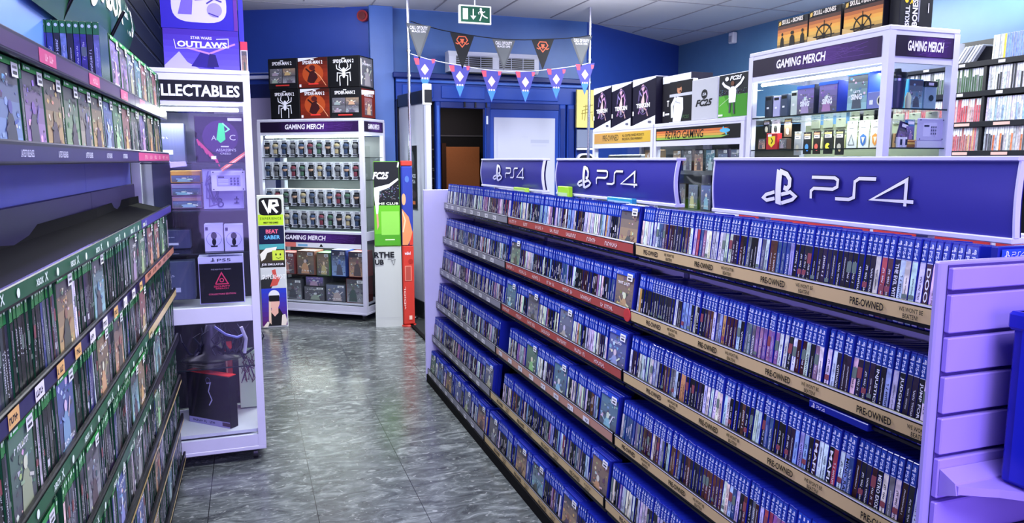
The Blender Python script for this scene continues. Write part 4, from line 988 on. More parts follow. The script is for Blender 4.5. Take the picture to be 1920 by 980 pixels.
m = MB(); m.box(0.036, BW - 0.036, BD - 0.03, BD - 0.022, 0.155, 1.64, C('#3e4246')); m.build('back_panel', 'paint', cb)
cab_light(BO, BA, BW, BD, 1.61, 5); cab_light(BO, BA, BW, BD, 0.66, 2.5); cab_light(BO, BA, BW, BD, 1.24, 2.5)
sn = ['topmost', 'second', 'third', 'fourth']
for k, zs in enumerate((1.455, 1.258, 1.018, 0.825)):
    n = 11; g_ = 'boxed vinyl figures in the far corner cabinet'
    for i in range(n):
        x = BW - 0.082 - i * 0.0895; v = (i * 3 + k * 5) % 4
        o = link('vinyl_figure_box', FB[v], None, world(BO, BA, x, 0.035, zs + 0.001), BA + random.Random(i * k).gauss(0, 0.03))
        if (k, i) == (1, 8): pass
        link('figure', FF[(i * 2 + k * 3) % 7], o, (-0.010, -0.008, 0.03))
        tag(o, f'white boxed vinyl figure, {ordw(i + 1)} from the right, {sn[k]} glass shelf, corner cabinet', 'boxed figure', g_)
r = random.Random(9)
toys = [(0.92, 0.155, 0.20, '#5a1a1a'), (0.72, 0.155, 0.22, '#3a3c44'), (0.50, 0.155, 0.24, '#2a2c34'), (0.28, 0.155, 0.2, '#30323c'), (0.94, 0.39, 0.17, '#7a2226'), (0.76, 0.39, 0.16, '#1c3a8a'), (0.60, 0.39, 0.14, '#3a6a3a'), (0.42, 0.39, 0.2, '#7a4a3a'), (0.22, 0.39, 0.18, '#7a2c2c')]
m = MB(); m.box(0.02, BW - 0.02, 0.012, BD - 0.012, 0.380, 0.386, WHITE); m.build('glass_shelf', 'glass', cb)
tn = ['see-through collector figure box, lower right', 'small boxed figure', 'long black toy set box', 'grey boxed helmet set', 'red boxed action figure', 'blue boxed action figure', 'green and cream boxed figure', 'orange-edged boxed toy', 'dark red boxed toy']
for i, (x, z, w_, c) in enumerate(toys):
    hh = [0.22, 0.16, 0.13, 0.19, 0.23, 0.24, 0.21, 0.22, 0.2][i]
    o = pbox('toy_box', w_ * 0.92, hh, 0.16, 400 + i, tn[i] + (' on the lowest shelf of the corner cabinet' if z < 0.3 else ' on the lower glass shelf of the corner cabinet'), 'boxed toy', world(BO, BA, x, 0.05, z + 0.001 if z > 0.3 else 0.1565), BA, 'boxed toys in the lower half of the corner cabinet', body=mixc(C(c), C('#50505a'), 0.15), pal=[3, 0, 3, 3, 1, 7, 5, 5, 1][i], stick=True)
o = pbox('toy_box', 0.19, 0.088, 0.14, 431, 'small grey toy box stacked above the long black one in the corner cabinet', 'boxed toy', world(BO, BA, 0.50, 0.06, 0.288), BA, 'boxed toys in the lower half of the corner cabinet', body=C('#4a4c54'))

# six spider game collector boxes on top
def spider(m, cx, cz, s, col):
    m.ell(cx, cz + 0.02 * s, 0.07 * s, 0.15 * s, col, 14); m.ell(cx, cz + 0.2 * s, 0.06 * s, 0.08 * s, col, 12)
    for q in (-1, 1):
        for pts in ([(0.04, 0.15), (0.20, 0.30), (0.16, 0.46)], [(0.04, 0.12), (0.30, 0.24), (0.32, 0.40)], [(0.04, 0.05), (0.28, 0.08), (0.30, -0.25)], [(0.04, 0.0), (0.18, -0.05), (0.17, -0.42)]):
            m.stroke([(cx + q * a * s, cz + b_ * s) for a, b_ in pts], 0.035 * s, col)
def spbox(i, x, z, kind, lab):
    w_, hh, d = 0.300, 0.265, 0.26; c = empty('game_collector_box', world(BO, BA, x, 0.06, z), BA); tag(c, lab, 'boxed game', 'collector boxes stacked on the corner cabinet')
    m = MB(); m.box(-w_ / 2, w_ / 2, 0, d, 0, hh, C('#101014'), 0.002); m.build('carton', 'print', c)
    m = MB(); m.py = -0.0003; a, b_ = -w_ / 2 + 0.004, 0.004; W_, H_ = w_ - 0.008, hh - 0.008
    if kind == 'red':
        y = m.up()
        for k in range(8):
            t = k / 7; m.rect(a, b_ + H_ * k / 8, W_, H_ / 8, mixc(C('#8a2a16'), C('#3c120e'), abs(t - 0.4) * 1.6), lay=y)
        m.ell(0.0, H_ * 0.48, W_ * 0.36, H_ * 0.34, C('#b04a22')); m.poly([(a, b_ + H_), (a, b_ + H_ * 0.88), (a + W_ * 0.7, b_ + H_)], C('#e0e4f4'))
        m.poly([(-0.06, 0.06), (0.0, 0.03), (0.05, 0.09), (0.02, 0.16), (-0.03, 0.14)], C('#3a1418')); m.ell(-0.005, 0.175, 0.03, 0.022, C('#501a1c')); m.stroke([(0.02, 0.14), (0.07, 0.10), (0.13, 0.02)], 0.006, C('#e0a078')); m.stroke([(-0.02, 0.13), (-0.07, 0.17)], 0.014, C('#2c1214'))
        m.rect(-0.045, 0.030, 0.10, 0.012, C('#e03a34')); m.rect(a + 0.008, 0.012, 0.02, 0.022, WHITE)
    elif kind == 'spider':
        m.rect(a, b_, W_, H_, C('#0c0d12')); spider(m, 0.0, 0.105, 0.22, C('#eef0f8'))
    else:
        m.rect(a, b_, W_, H_, C('#14151b'))
        for q, (xx, zz) in enumerate(((-0.132, 0.115), (0.002, 0.115), (-0.132, 0.05), (0.002, 0.05))): artwork(m, xx, zz, 0.128, 0.062, i * 11 + q, 3 if i == 0 else (5 if q == 1 else 3), False)
        m.rect(-0.07, 0.024, 0.14, 0.012, C('#c03a34'))
    m.text('SPIDER-MAN 2', -0.10, H_ * 0.80, 0.20, 0.030, C('#f2f2f8'), 0.02); m.rect(-0.016, H_ * 0.93, 0.032, 0.008, C('#f2f2f8'))
    m.build('front_print', 'print', c)
    if x > 0.85:
        m = MB(); m.py = -0.0003
        if z > 1.9: artwork(m, 0.02, 0.01, d - 0.04, hh - 0.02, 77, 3, False); m.rect(0.02, 0.02, 0.02, 0.22, WHITE)
        else: m.rect(0.01, 0.01, d - 0.02, hh - 0.02, C('#6a1e16')); m.poly([(0.01, 0.24), (0.01, 0.20), (0.24, 0.22), (0.24, 0.25)], WHITE); artwork(m, 0.06, 0.03, 0.14, 0.15, 12, 1, False)
        m.text('SPIDER-MAN 2', 0.05, 0.19, 0.16, 0.02, C('#f2f2f8'), 0.02)
        m.build('side_print', 'print', c, (w_ / 2, 0, 0), PI / 2)
kinds = [['grid', 'red', 'spider'], ['spider', 'red', 'grid']]
for row in range(2):
    for q in range(3):
        x = 0.262 + q * 0.306 - (0.01 if row == 1 else 0.0); kd = kinds[1 - row][q]
        spbox(row * 3 + q, x, 1.791 + row * 0.267, kd, {'grid': 'black collector box with four character panels, ', 'red': 'red and black collector box, ', 'spider': 'black collector box with white spider, '}[kd] + ('upper row' if row else 'lower row') + ' on the corner cabinet')

# ---- collectables cabinet on the left
CO = (-0.475, 3.64, 0); CWd, CDp = 0.505, 0.46
cc = cabinet('tall white glass cabinet headed COLLECTABLES beside the left-hand shelves', CO, 0, CWd, CDp, 1.828, None, 1.70, [1.418, 1.203, 1.010, 0.470], mid=(0.685, 0.760), name='display_cabinet', base=0.055)
m = MB(); m.py = 0.0; m.rect(0.03, 1.690, CWd - 0.06, 0.088, C('#0a0a1c')); m.text('COLLECTABLES', 0.045, 1.708, CWd - 0.09, 0.052, C('#eef0ff'), 0.03); m.build('header_panel', 'print', cc)
m = MB(); m.box(0.036, CWd - 0.036, CDp - 0.03, CDp - 0.02, 0.16, 1.19, C('#11121e')); m.box(0.036, CWd - 0.036, CDp - 0.03, CDp - 0.02, 1.192, 1.66, C('#3c4268')); m.build('back_panel', 'paint', cc)
cab_light(CO, 0, CWd, CDp, 1.64, 2.2, (0.95, 1.0, 0.85))
cab_light(CO, 0, CWd, CDp, 0.66, 0.35, (0.7, 0.65, 1.0))
X0 = lambda x: x
def cprod(name, x0, x1, z0, z1, y, d, label, cat, art, body, rz=0.0):
    c = empty(name, ((x0 + x1) / 2, y, z0), rz); tag(c, label, cat); w_ = x1 - x0; hh = z1 - z0
    m = MB(); m.box(-w_ / 2, w_ / 2, 0, d, 0, hh, body, 0.002); m.build('carton', 'print', c)
    m = MB(); m.py = -0.0003; art(m, -w_ / 2, 0, w_, hh); m.build('front_print', 'print', c); return c
def a_assassin(m, x, z, w, h):
    m.rect(x + 0.003, z + 0.003, w - 0.006, h - 0.006, C('#1c0e3c')); m.ell(x + w * 0.5, z + h * 0.55, w * 0.36, h * 0.36, C('#3a1a66'))
    m.poly([(x + w * 0.42, z + h * 0.5), (x + w * 0.48, z + h * 0.85), (x + w * 0.58, z + h * 0.85), (x + w * 0.60, z + h * 0.5), (x + w * 0.5, z + h * 0.42)], C('#3ad08a')); m.stroke([(x + w * 0.55, z + h * 0.85), (x + w * 0.68, z + h * 0.72), (x + w * 0.6, z + h * 0.66)], 0.006, C('#8ad8c0'))
    m.text('A', x + w * 0.32, z + h * 0.48, w * 0.10, h * 0.10, C('#c0b8e8')); m.text('C', x + w * 0.68, z + h * 0.48, w * 0.12, h * 0.12, C('#c0b8e8'))
    m.text("ASSASSIN'S", x + w * 0.40, z + h * 0.24, w * 0.40, h * 0.06, C('#c0b8e8')); m.text('CREED', x + w * 0.48, z + h * 0.17, w * 0.22, h * 0.04, C('#c0b8e8')); m.rect(x + w * 0.5, z + h * 0.33, w * 0.16, h * 0.03, C('#c0b8e8'))
    r = random.Random(3)
    for k in range(16): m.stroke([(x + w * (0.04 + 0.024 * k), z + h * (0.50 - 0.028 * k)), (x + w * (0.07 + 0.026 * k), z + h * (0.40 - 0.030 * k + r.uniform(-0.05, 0.02)))], 0.006, C('#c03a78'))
    m.rect(x + w * 0.66, z + h * 0.9, w * 0.28, h * 0.06, C('#d8d0f0')); m.rect(x + w * 0.3, z + h * 0.07, w * 0.1, h * 0.07, WHITE)
cprod('game_collector_box', -0.215, 0.0, 1.4195, 1.628, 3.70, 0.14, 'dark violet collector box with a green emblem, top of the collectables cabinet', 'boxed game', a_assassin, C('#150c2c'))
m = MB(); m.box(0, 0.15, 0, 0.004, 0, 0.016, C('#f07a6a')); m.box(0, 0.15, -0.001, 0.0, 0.005, 0.009, C('#ffd0c0')); tag(m.build('sale_ribbon', 'print', None, (-0.105, 3.670, 1.378), rot=(0, -0.62, 0)), 'pink and white ribbon strip stuck slanting across the collectables cabinet glass', 'ribbon')
def a_lilac(m, x, z, w, h):
    m.rect(x + 0.002, z + 0.002, w - 0.004, h - 0.004, C('#8e86cc')); r = random.Random(8)
    for k in range(7): m.stroke([(x + w * r.uniform(0.05, 0.45), z + h * r.uniform(0.05, 0.95)) for _ in range(4)], 0.006, jit(C('#5a50a4'), r))
    m.ring(x + w * 0.42, z + h * 0.12, 0.008, 0.014, C('#3a3280')); m.ring(x + w * 0.40, z + h * 0.22, 0.006, 0.011, C('#3a3280')); scrib(m, x + w * 0.75, z + h * 0.06, w * 0.14, h * 0.25, C('#3a3280'), r, True)
cprod('collector_box', -0.195, -0.02, 1.2045, 1.390, 3.73, 0.12, 'lilac patterned collector box on the second glass shelf of the collectables cabinet', 'boxed game', a_lilac, C('#7a72c0'))
def a_adapter(m, x, z, w, h):
    m.rect(x, z, w, h, C('#bcb4ec')); m.rect(x + w * 0.16, z + h * 0.22, w * 0.7, h * 0.55, C('#9088d8')); m.rect(x + w * 0.2, z + h * 0.64, w * 0.18, h * 0.07, C('#2a2468'))
    for k in range(5): m.rect(x + w * 0.2, z + h * (0.30 + 0.06 * k), w * 0.3, h * 0.015, C('#e0dcff'))
    for i in range(3):
        for j in range(3): m.rect(x + w * (0.56 + 0.1 * i), z + h * (0.3 + 0.14 * j), w * 0.055, h * 0.08, C('#3a347c'))
    for a in (0.06, 0.94):
        for b_ in (0.08, 0.92): m.ell(x + w * a, z + h * b_, 0.003, 0.003, C('#1c1848'))
cprod('labelled_adaptor', -0.155, -0.010, 1.290, 1.382, 3.690, 0.02, 'lilac plastic adaptor with a printed label held in front of the patterned collector box', 'adaptor', a_adapter, C('#b0a8e4'))
for i, (z, c, l) in enumerate(((1.325, '#c8904a', 'uppermost'), (1.265, '#9a7ab0', 'middle'), (1.206, '#8a6aa0', 'lowest'))):
    m = MB(); m.box(0, 0.13, 0, 0.16, 0, 0.056, C(c), 0.002); m.py = 0; artwork(m, 0.004, 0.004, 0.122, 0.030, 61 + i, 7, False); m.rect(0.004, 0.036, 0.122, 0.014, jit(C(c), random.Random(i), 0.3))
    tag(m.build('flat_game_box', 'print', None, (-0.335, 3.80, z)), f'flat tan and violet box, {l} of the three behind the lilac collector box', 'boxed game')
def a_fig(m, x, z, w, h):
    m.rect(x, z, w, h, C('#b8b0ea')); m.ring(0, z + h * 0.45, w * 0.38, w * 0.41, C('#8078c8')); m.ell(0, z + h * 0.58, w * 0.16, h * 0.13, C('#0e0c24')); m.ell(0, z + h * 0.35, w * 0.11, h * 0.14, C('#0e0c24')); m.rect(-w * 0.18, z + h * 0.16, w * 0.36, h * 0.05, C('#0e0c24')); m.rect(x + w * 0.06, z + h * 0.78, w * 0.14, h * 0.12, C('#2a2460'))
cprod('figure_box', -0.198, -0.117, 1.0115, 1.137, 3.70, 0.09, 'small lilac boxed figure, left one of the pair in the collectables cabinet', 'boxed figure', a_fig, C('#a098d8'))
cprod('figure_box', -0.112, -0.030, 1.0115, 1.133, 3.69, 0.09, 'small lilac boxed figure, right one of the pair in the collectables cabinet', 'boxed figure', a_fig, C('#a8a0e0'))
def a_ps5(m, x, z, w, h):
    m.rect(x, z + h * 0.87, w, h * 0.13, C('#c8c0f4')); ps_logo(m, x + w * 0.28, z + h * 0.895, h * 0.08, C('#101030')); m.text('PS5', x + w * 0.42, z + h * 0.9, w * 0.3, h * 0.06, C('#101030')); m.rect(x + w * 0.02, z + h * 0.02, w * 0.96, h * 0.84, C('#0e0c18'))
    P = C('#d83a68'); m.stroke([(0 - w * 0.14, z + h * 0.42), (0, z + h * 0.66), (w * 0.14, z + h * 0.42), (-w * 0.14, z + h * 0.42)], 0.005, P); m.ring(0, z + h * 0.50, 0.006, 0.010, P); m.text('SECURITY', -w * 0.18, z + h * 0.35, w * 0.36, h * 0.04, P, 0.02); m.text('BREACH', -w * 0.14, z + h * 0.31, w * 0.28, h * 0.03, P, 0.02)
    m.text("FIVE NIGHTS AT FREDDY'S", -w * 0.22, z + h * 0.72, w * 0.44, h * 0.03, C('#b0a8c8')); m.text('COLLECTORS EDITION', -w * 0.3, z + h * 0.19, w * 0.6, h * 0.035, C('#e05a88'), 0.02)
cprod('game_collector_box', -0.232, -0.035, 0.765, 0.985, 3.70, 0.13, 'black collector box with red triangle above the middle rail of the collectables cabinet', 'boxed game', a_ps5, C('#b8b0ec'))
# things standing behind in the cabinet
for i, (x0, x1, z0, z1, c, lab) in enumerate(((-0.40, -0.27, 1.4195, 1.60, '#565a90', 'grey blue box with a small white label behind the violet collector box'), (-0.40, -0.27, 1.0115, 1.10, '#3a3c68', 'dark box at the back beside the pair of small figures'), (-0.42, -0.26, 0.765, 0.95, '#4c5078', 'dim silver box behind the red triangle collector box'))):
    cprod('plain_box', x0, x1, z0, z1, 3.86, 0.10, lab, 'box', lambda m, x, z, w, h: (m.rect(x + 0.006, z + 0.006, w - 0.012, h - 0.012, C(c)), m.rect(x + w * 0.2, z + h * 0.2, w * 0.4, h * 0.12, C('#b8b8e0')), scrib(m, x + w * 0.2, z + h * 0.6, w * 0.3, h * 0.05, C('#c8c8f0'), random.Random(i))), C(c))
# lower half: dark sculpture on the glass shelf, slanted black and red box beneath
m = MB(); r = random.Random(12)
for k in range(26):
    a = Vector((r.uniform(-0.14, 0.16), r.uniform(-0.05, 0.08), 0.0)); pts = [a]
    for q in range(4): pts.append(pts[-1] + Vector((r.uniform(-0.03, 0.04), r.uniform(-0.02, 0.02), r.uniform(0.02, 0.05))))
    for q in range(4): m.tube(pts[q], pts[q + 1], 0.008 * (1 - q * 0.2), jit(C('#1c1c30'), r), 6, 0.008 * (0.8 - q * 0.2))
m.lathe(0, 0.01, [(0.13, 0), (0.12, 0.012), (0.05, 0.03), (0.035, 0.12), (0.02, 0.17)], C('#14141f'), 14, 1.1, 0.6)
m.path([(0.02, -0.05, 0.17), (0.07, -0.06, 0.13), (0.12, -0.05, 0.11), (0.15, -0.04, 0.12)], 0.006, C('#8a90d8'))
m.path([(0.14, -0.05, 0.16), (0.16, -0.05, 0.10), (0.15, -0.05, 0.03)], 0.008, C('#c8c4e0'))
tag(m.build('dark_sculpture', 'plastic', None, (-0.20, 3.82, 0.471)), 'dark twisted collector sculpture with pale blade on the lowest glass shelf of the collectables cabinet', 'sculpture')
bx = empty('slanted_console_box', (-0.325, 3.885, 0.1505), math.radians(-43)); tag(bx, 'tall black box with red edges standing slanted on the cabinet floor', 'boxed game')
m = MB(); m.box(0, 0.27, 0, 0.05, 0, 0.255, C('#14121e'), 0.002); m.build('carton', 'print', bx)
m = MB(); m.box(0.0, 0.27, 0.002, 0.048, 0.255, 0.259, C('#d8383c')); m.build('lid', 'print', bx)
m = MB(); m.py = -0.0003; m.rect(0.004, 0.0, 0.262, 0.030, C('#9a94c8')); scrib(m, 0.03, 0.01, 0.16, 0.012, C('#2c2850'), r); m.stroke([(0.13, 0.21), (0.155, 0.215), (0.14, 0.17), (0.16, 0.13), (0.14, 0.10)], 0.006, C('#b8b4e0')); m.ring(0.14, 0.225, 0.012, 0.015, C('#5a5880')); m.rect(0.22, 0.008, 0.05, 0.018, C('#4a3050')); m.build('front_print', 'print', bx)
m = MB(); m.box(0, 0.03, 0, 0.15, 0, 0.34, C('#c83a40'), 0.002); m.py = 0; m.rect(0.003, 0.01, 0.006, 0.32, C('#f0a890')); tag(m.build('red_box', 'print', None, (-0.145, 3.93, 0.1565)), 'upright red box behind the slanted black box', 'boxed game')
m = MB(); m.box(0, 0.09, 0, 0.07, 0, 0.30, C('#c8d8c0'), 0.002); m.py = 0; r = random.Random(2)
for k in range(26): m.stroke([(r.uniform(0.01, 0.08), r.uniform(0.15, 0.29)), (r.uniform(0.01, 0.08), r.uniform(0.13, 0.28))], 0.004, jit(C('#5a3a5a'), r, 0.4))
tag(m.build('patterned_box', 'print', None, (-0.085, 3.99, 0.1565)), 'pale green box with dark scribbled print at the right of the cabinet floor', 'box')
# on top of the collectables cabinet
def a_console(m, x, z, w, h):
    m.rect(x, z, w, h, C('#2414a8')); pts = [(x + w * (0.5 + 0.36 * math.copysign(abs(math.cos(t)) ** 0.55, math.cos(t))), z + h * (0.52 + 0.38 * math.copysign(abs(math.sin(t)) ** 0.7, math.sin(t)))) for t in [2 * PI * i / 30 for i in range(30)]]
    m.poly(pts, C('#c0b8f4')); m.poly([(x + w * 0.22, z + h * 0.3), (x + w * 0.3, z + h * 0.75), (x + w * 0.42, z + h * 0.6), (x + w * 0.40, z + h * 0.3)], C('#6a58c0')); m.poly([(x + w * 0.35, z + h * 0.9), (x + w * 0.62, z + h * 0.9), (x + w * 0.55, z + h * 0.62), (x + w * 0.45, z + h * 0.6)], C('#5a2a90'))
    m.ell(x + w * 0.70, z + h * 0.42, w * 0.1, h * 0.15, C('#9084d8')); m.stroke([(x + w * 0.6, z + h * 0.55), (x + w * 0.7, z + h * 0.66), (x + w * 0.8, z + h * 0.6)], 0.006, C('#3a2a90')); m.stroke([(x + w * 0.62, z + h * 0.35), (x + w * 0.75, z + h * 0.28)], 0.005, C('#3a2a90')); m.rect(x + w * 0.95, z, w * 0.05, h, C('#5a2090'))
cprod('console_box', -0.328, -0.010, 2.010, 2.215, 3.72, 0.26, 'blue boxed console set on top of the stack over the collectables cabinet', 'boxed game', a_console, C('#2018a0'))
def a_outlaws(m, x, z, w, h):
    y = m.up()
    for k in range(7): m.rect(x, z + h * k / 7, w, h / 7, mixc(C('#5a4cd8'), C('#3a1c9c'), k / 6), lay=y)
    m.poly([(x, z + h * 0.1), (x + w * 0.2, z + h * 0.45), (x + w * 0.3, z + h * 0.2), (x + w * 0.5, z + h * 0.0), (x, z)], C('#a8a0e8')); m.poly([(x + w * 0.35, z + h * 0.1), (x + w * 0.5, z + h * 0.5), (x + w * 0.62, z + h * 0.35), (x + w * 0.66, z + h * 0.05)], C('#22147c')); m.stroke([(x + w * 0.3, z + h * 0.55), (x + w * 0.6, z + h * 0.42), (x + w * 0.95, z + h * 0.68)], 0.008, C('#b07ad8'))
    m.poly([(x + w * 0.56, z + h * 0.1), (x + w * 0.6, z + h * 0.42), (x + w * 0.68, z + h * 0.4), (x + w * 0.72, z + h * 0.1)], C('#1c1060'))
    m.text('STAR WARS', x + w * 0.36, z + h * 0.76, w * 0.28, h * 0.07, C('#d8d0ff'), 0.02); m.text('OUTLAWS', x + w * 0.18, z + h * 0.56, w * 0.66, h * 0.15, C('#e8e4ff'), 0.035); m.stroke([(x + w * 0.14, z + h * 0.74), (x + w * 0.16, z + h * 0.52), (x + w * 0.86, z + h * 0.58), (x + w * 0.86, z + h * 0.8), (x + w * 0.7, z + h * 0.78)], 0.003, C('#d8d0ff'))
cprod('console_box', -0.323, -0.010, 1.8285, 2.007, 3.71, 0.27, 'purple boxed console game set resting directly on the collectables cabinet', 'boxed game', a_outlaws, C('#2a1a90'))
def a_red(m, x, z, w, h): m.rect(x, z, w, h * 0.75, C('#d8d4f0')); m.rect(x, z + h * 0.75, w, h * 0.25, C('#d03a58')); artwork(m, x + 0.004, z + 0.01, w - 0.008, h * 0.66, 21, 1, False)
cprod('small_game_box', -0.004, 0.028, 1.8285, 1.985, 3.86, 0.05, 'narrow red and white box beside the purple console box on the cabinet', 'boxed game', a_red, C('#e0dcf4'))
cprod('small_game_box', -0.006, 0.016, 1.990, 2.27, 3.90, 0.05, 'slim blue upright box behind the top of the stack over the collectables cabinet', 'box', lambda m, x, z, w, h: m.rect(x, z, w, h, C('#3a36c0')), C('#3a36c0'))
m = MB(); m.box(0, 0.03, 0, 0.06, 0, 0.161, C('#4a4690')); tag(m.build('small_support_box', 'print', None, (-0.012, 3.925, 1.8285)), 'violet box hidden under the slim blue box', 'box')

# ------------------------------------------------------------------ VR totem, dump bin, tube
t = empty('tall_standee', (0.172, 6.62, 0.0), math.radians(-3)); tag(t, 'tall narrow cardboard standee with VR panel at its top, before the corner cabinet', 'standee')
m = MB(); hw, hh = 0.108, 1.14; m.box(-hw, hw, 0, 0.012, 0.0, hh, C('#d8dcd8'), 0.004)
m.box(-hw - 0.006, -hw + 0.02, 0.012, 0.12, 0.0, hh * 0.98, C('#c0c2d4')); m.box(-hw, hw, 0.012, 0.15, 0, 0.02, C('#30323c')); m.build('board', 'print', t)
m = MB(); m.py = -0.0003; LIM = C('#b8dc30')
m.rect(-hw + 0.006, hh - 0.255, 2 * hw - 0.012, 0.243, C('#c8cfc4')); m.rect(-hw + 0.006, hh - 0.255, 2 * hw - 0.012, 0.09, LIM)
pts = [(0.0 + 0.092 * math.copysign(abs(math.cos(q)) ** 0.35, math.cos(q)), hh - 0.098 + 0.074 * math.copysign(abs(math.sin(q)) ** 0.35, math.sin(q))) for q in [2 * PI * i / 36 for i in range(36)]]; m.poly(pts, BLACK)
m.stroke([(-0.06, hh - 0.045), (-0.02, hh - 0.14), (0.0, hh - 0.05), (0.05, hh - 0.05), (0.058, hh - 0.085), (0.01, hh - 0.095), (0.055, hh - 0.15)], 0.022, C('#f2f4f6')); m.stroke([(-0.005, hh - 0.15), (0.012, hh - 0.05)], 0.014, C('#f2f4f6'))
m.text('EXPERIENCE', -0.085, hh - 0.208, 0.17, 0.02, C('#5a7a20'), 0.01, spacing=1.3); m.text('MEET THE GAMES', -0.06, hh - 0.24, 0.12, 0.014, BLACK, 0.02)
m.rect(-hw + 0.006, 0.725, 2 * hw - 0.012, 0.155, C('#10183c')); m.text('BEAT', -0.045, 0.815, 0.10, 0.034, C('#f06a8a'), 0.03); m.text('SABER', -0.06, 0.765, 0.13, 0.034, C('#6ab8f0'), 0.03)
m.rect(-hw + 0.006, 0.52, 2 * hw - 0.012, 0.205, C('#3a3228')); m.rect(-hw + 0.006, 0.68, 2 * hw - 0.012, 0.045, C('#4aa0a8')); m.poly([(-0.09, 0.58), (-0.10, 0.64), (-0.05, 0.69), (0.04, 0.70), (0.03, 0.67), (-0.04, 0.65), (-0.06, 0.60)], C('#ece8e0')); m.rect(0.0, 0.585, 0.095, 0.085, C('#c8dc48')); m.ell(0.03, 0.635, 0.006, 0.010, BLACK); m.ell(0.065, 0.635, 0.006, 0.010, BLACK); m.stroke([(0.03, 0.61), (0.05, 0.60), (0.07, 0.61)], 0.004, BLACK)
m.rect(-hw + 0.006, 0.53, 2 * hw - 0.012, 0.038, C('#1c1c20')); m.text('JOB SIMULATOR', -0.09, 0.537, 0.18, 0.024, WHITE, 0.025)
m.rect(-hw + 0.006, 0.345, 2 * hw - 0.012, 0.18, C('#c8ccd0')); m.poly([(-hw + 0.006, 0.345), (-hw + 0.006, 0.42), (0.0, 0.47), (0.02, 0.42), (-0.02, 0.345)], C('#26282c')); m.poly([(-0.01, 0.50), (0.02, 0.51), (0.03, 0.45), (0.06, 0.44), (0.03, 0.37), (-0.03, 0.36), (0.0, 0.44)], C('#c85048')); m.text('SUPERHOT', -0.09, 0.425, 0.19, 0.038, C('#f4f4f6'), 0.01)
y = m.up()
for k in range(8): m.rect(-hw + 0.006, 0.02 + 0.0406 * k, 2 * hw - 0.012, 0.0408, mixc(C('#5a1e6a'), C('#2a3cc0'), k / 7), lay=y)
m.poly([(-0.06, 0.02), (-0.03, 0.15), (0.04, 0.17), (0.075, 0.10), (0.06, 0.02)], C('#16161c')); m.poly([(-0.03, 0.14), (-0.02, 0.19), (0.03, 0.19), (0.03, 0.13), (0.0, 0.10)], C('#e8b0a0')); m.ell(0.0, 0.225, 0.044, 0.062, C('#e8b4a4')); m.poly([(-0.045, 0.24), (-0.05, 0.06), (-0.03, 0.03), (-0.028, 0.24)], C('#e8c8b0')); m.ell(0.0, 0.285, 0.045, 0.045, C('#e4e4ea')); m.rect(-0.042, 0.232, 0.084, 0.052, C('#101014'))
m.poly([(0.05, 0.02), (0.06, 0.11), (0.085, 0.12), (0.10, 0.06), (0.09, 0.02)], C('#e8dcd0')); m.poly([(-0.10, 0.01), (-0.06, 0.06), (-0.045, 0.05), (-0.06, 0.01)], C('#e8dcd0'))
m.build('front_print', 'print', t)

b_ = empty('cardboard_display_column', (1.105, 6.32, 0), math.radians(-8)); tag(b_, 'tall cardboard column, white below and green pitch above, lettered FC25', 'display column')
m = MB(); W2 = 0.118
def curved(m, z0, z1, hw0, hw1, col, d=0.12):
    n = 8; vs = []
    for z, hw_ in ((z0, hw0), (z1, hw1)):
        for i in range(n + 1):
            a = -1 + 2 * i / n; vs.append((a * hw_, 0.003 * a * a, z))
        vs += [(hw_, d, z), (-hw_, d, z)]
    k = n + 3; m.mesh(vs, [tuple(range(k))[::-1], tuple(range(k, 2 * k))] + [(i, (i + 1) % k, k + (i + 1) % k, k + i) for i in range(k)], col)
curved(m, 0, 0.70, 0.115, 0.112, C('#bcc0be')); m.box(0.110, 0.124, 0.03, 0.14, 0, 0.69, C('#24262c')); m.build('lower_column', 'print', b_)
m = MB(); m.py = -0.006; 
m.text('RTHE', -0.118, 0.605, 0.17, 0.05, C('#101218'), 0.04); m.text('UB', -0.112, 0.545, 0.075, 0.045, C('#101218'), 0.04); m.stroke([(-0.005, 0.59), (0.025, 0.59), (0.045, 0.54), (0.06, 0.59), (0.03, 0.575)], 0.004, C('#40444c')); m.stroke([(-0.1, 0.085), (0.1, 0.085)], 0.002, C('#a8aab2'))
for i, v in enumerate(m.v): m.v[i] = (v[0], v[1], v[2])
m.build('lower_print', 'print', b_)
m = MB(); curved(m, 0.70, 1.42, 0.110, 0.106, C('#6cb030'), 0.10); m.build('upper_column', 'print', b_)
m = MB(); m.py = -0.005
m.poly([(-0.106, 0.95), (0.106, 0.95), (0.104, 1.415), (-0.104, 1.415)], C('#16181e')); y = m.up(); r = random.Random(31)
for k in range(70): m.ell(r.uniform(-0.09, 0.10), r.uniform(1.10, 1.22), 0.006, 0.004, jit(C('#6a6e88'), r, 0.5), 5, lay=y)
m.poly([(-0.106, 0.71), (0.106, 0.71), (0.106, 1.05), (-0.106, 1.05)], C('#62b428')); m.rect(-0.106, 0.71, 0.212, 0.10, C('#4a9a24')); m.rect(-0.05, 0.80, 0.15, 0.20, C('#86cc52')); m.rect(-0.02, 0.755, 0.08, 0.008, C('#d8f0c0'))
m.text('FC25', -0.115, 1.27, 0.135, 0.062, C('#f4f6f8'), 0.04, 0.3); m.poly([(-0.105, 1.13), (-0.105, 1.20), (0.02, 1.23), (0.095, 1.28), (0.10, 1.265), (0.02, 1.20), (-0.06, 1.17), (-0.075, 0.98), (-0.09, 0.98)], C('#e8ecf0')); m.poly([(-0.09, 0.98), (-0.075, 0.98), (-0.07, 0.88), (-0.085, 0.84)], C('#c89880'))
m.text('THE CLUB', -0.095, 1.056, 0.19, 0.020, C('#e4ecd8'), 0.02); m.stroke([(0.102, 1.41), (0.095, 1.37)], 0.012, WHITE)
for i, v in enumerate(m.v): m.v[i] = (v[0], v[1], v[2])
m.build('upper_print', 'print', b_)

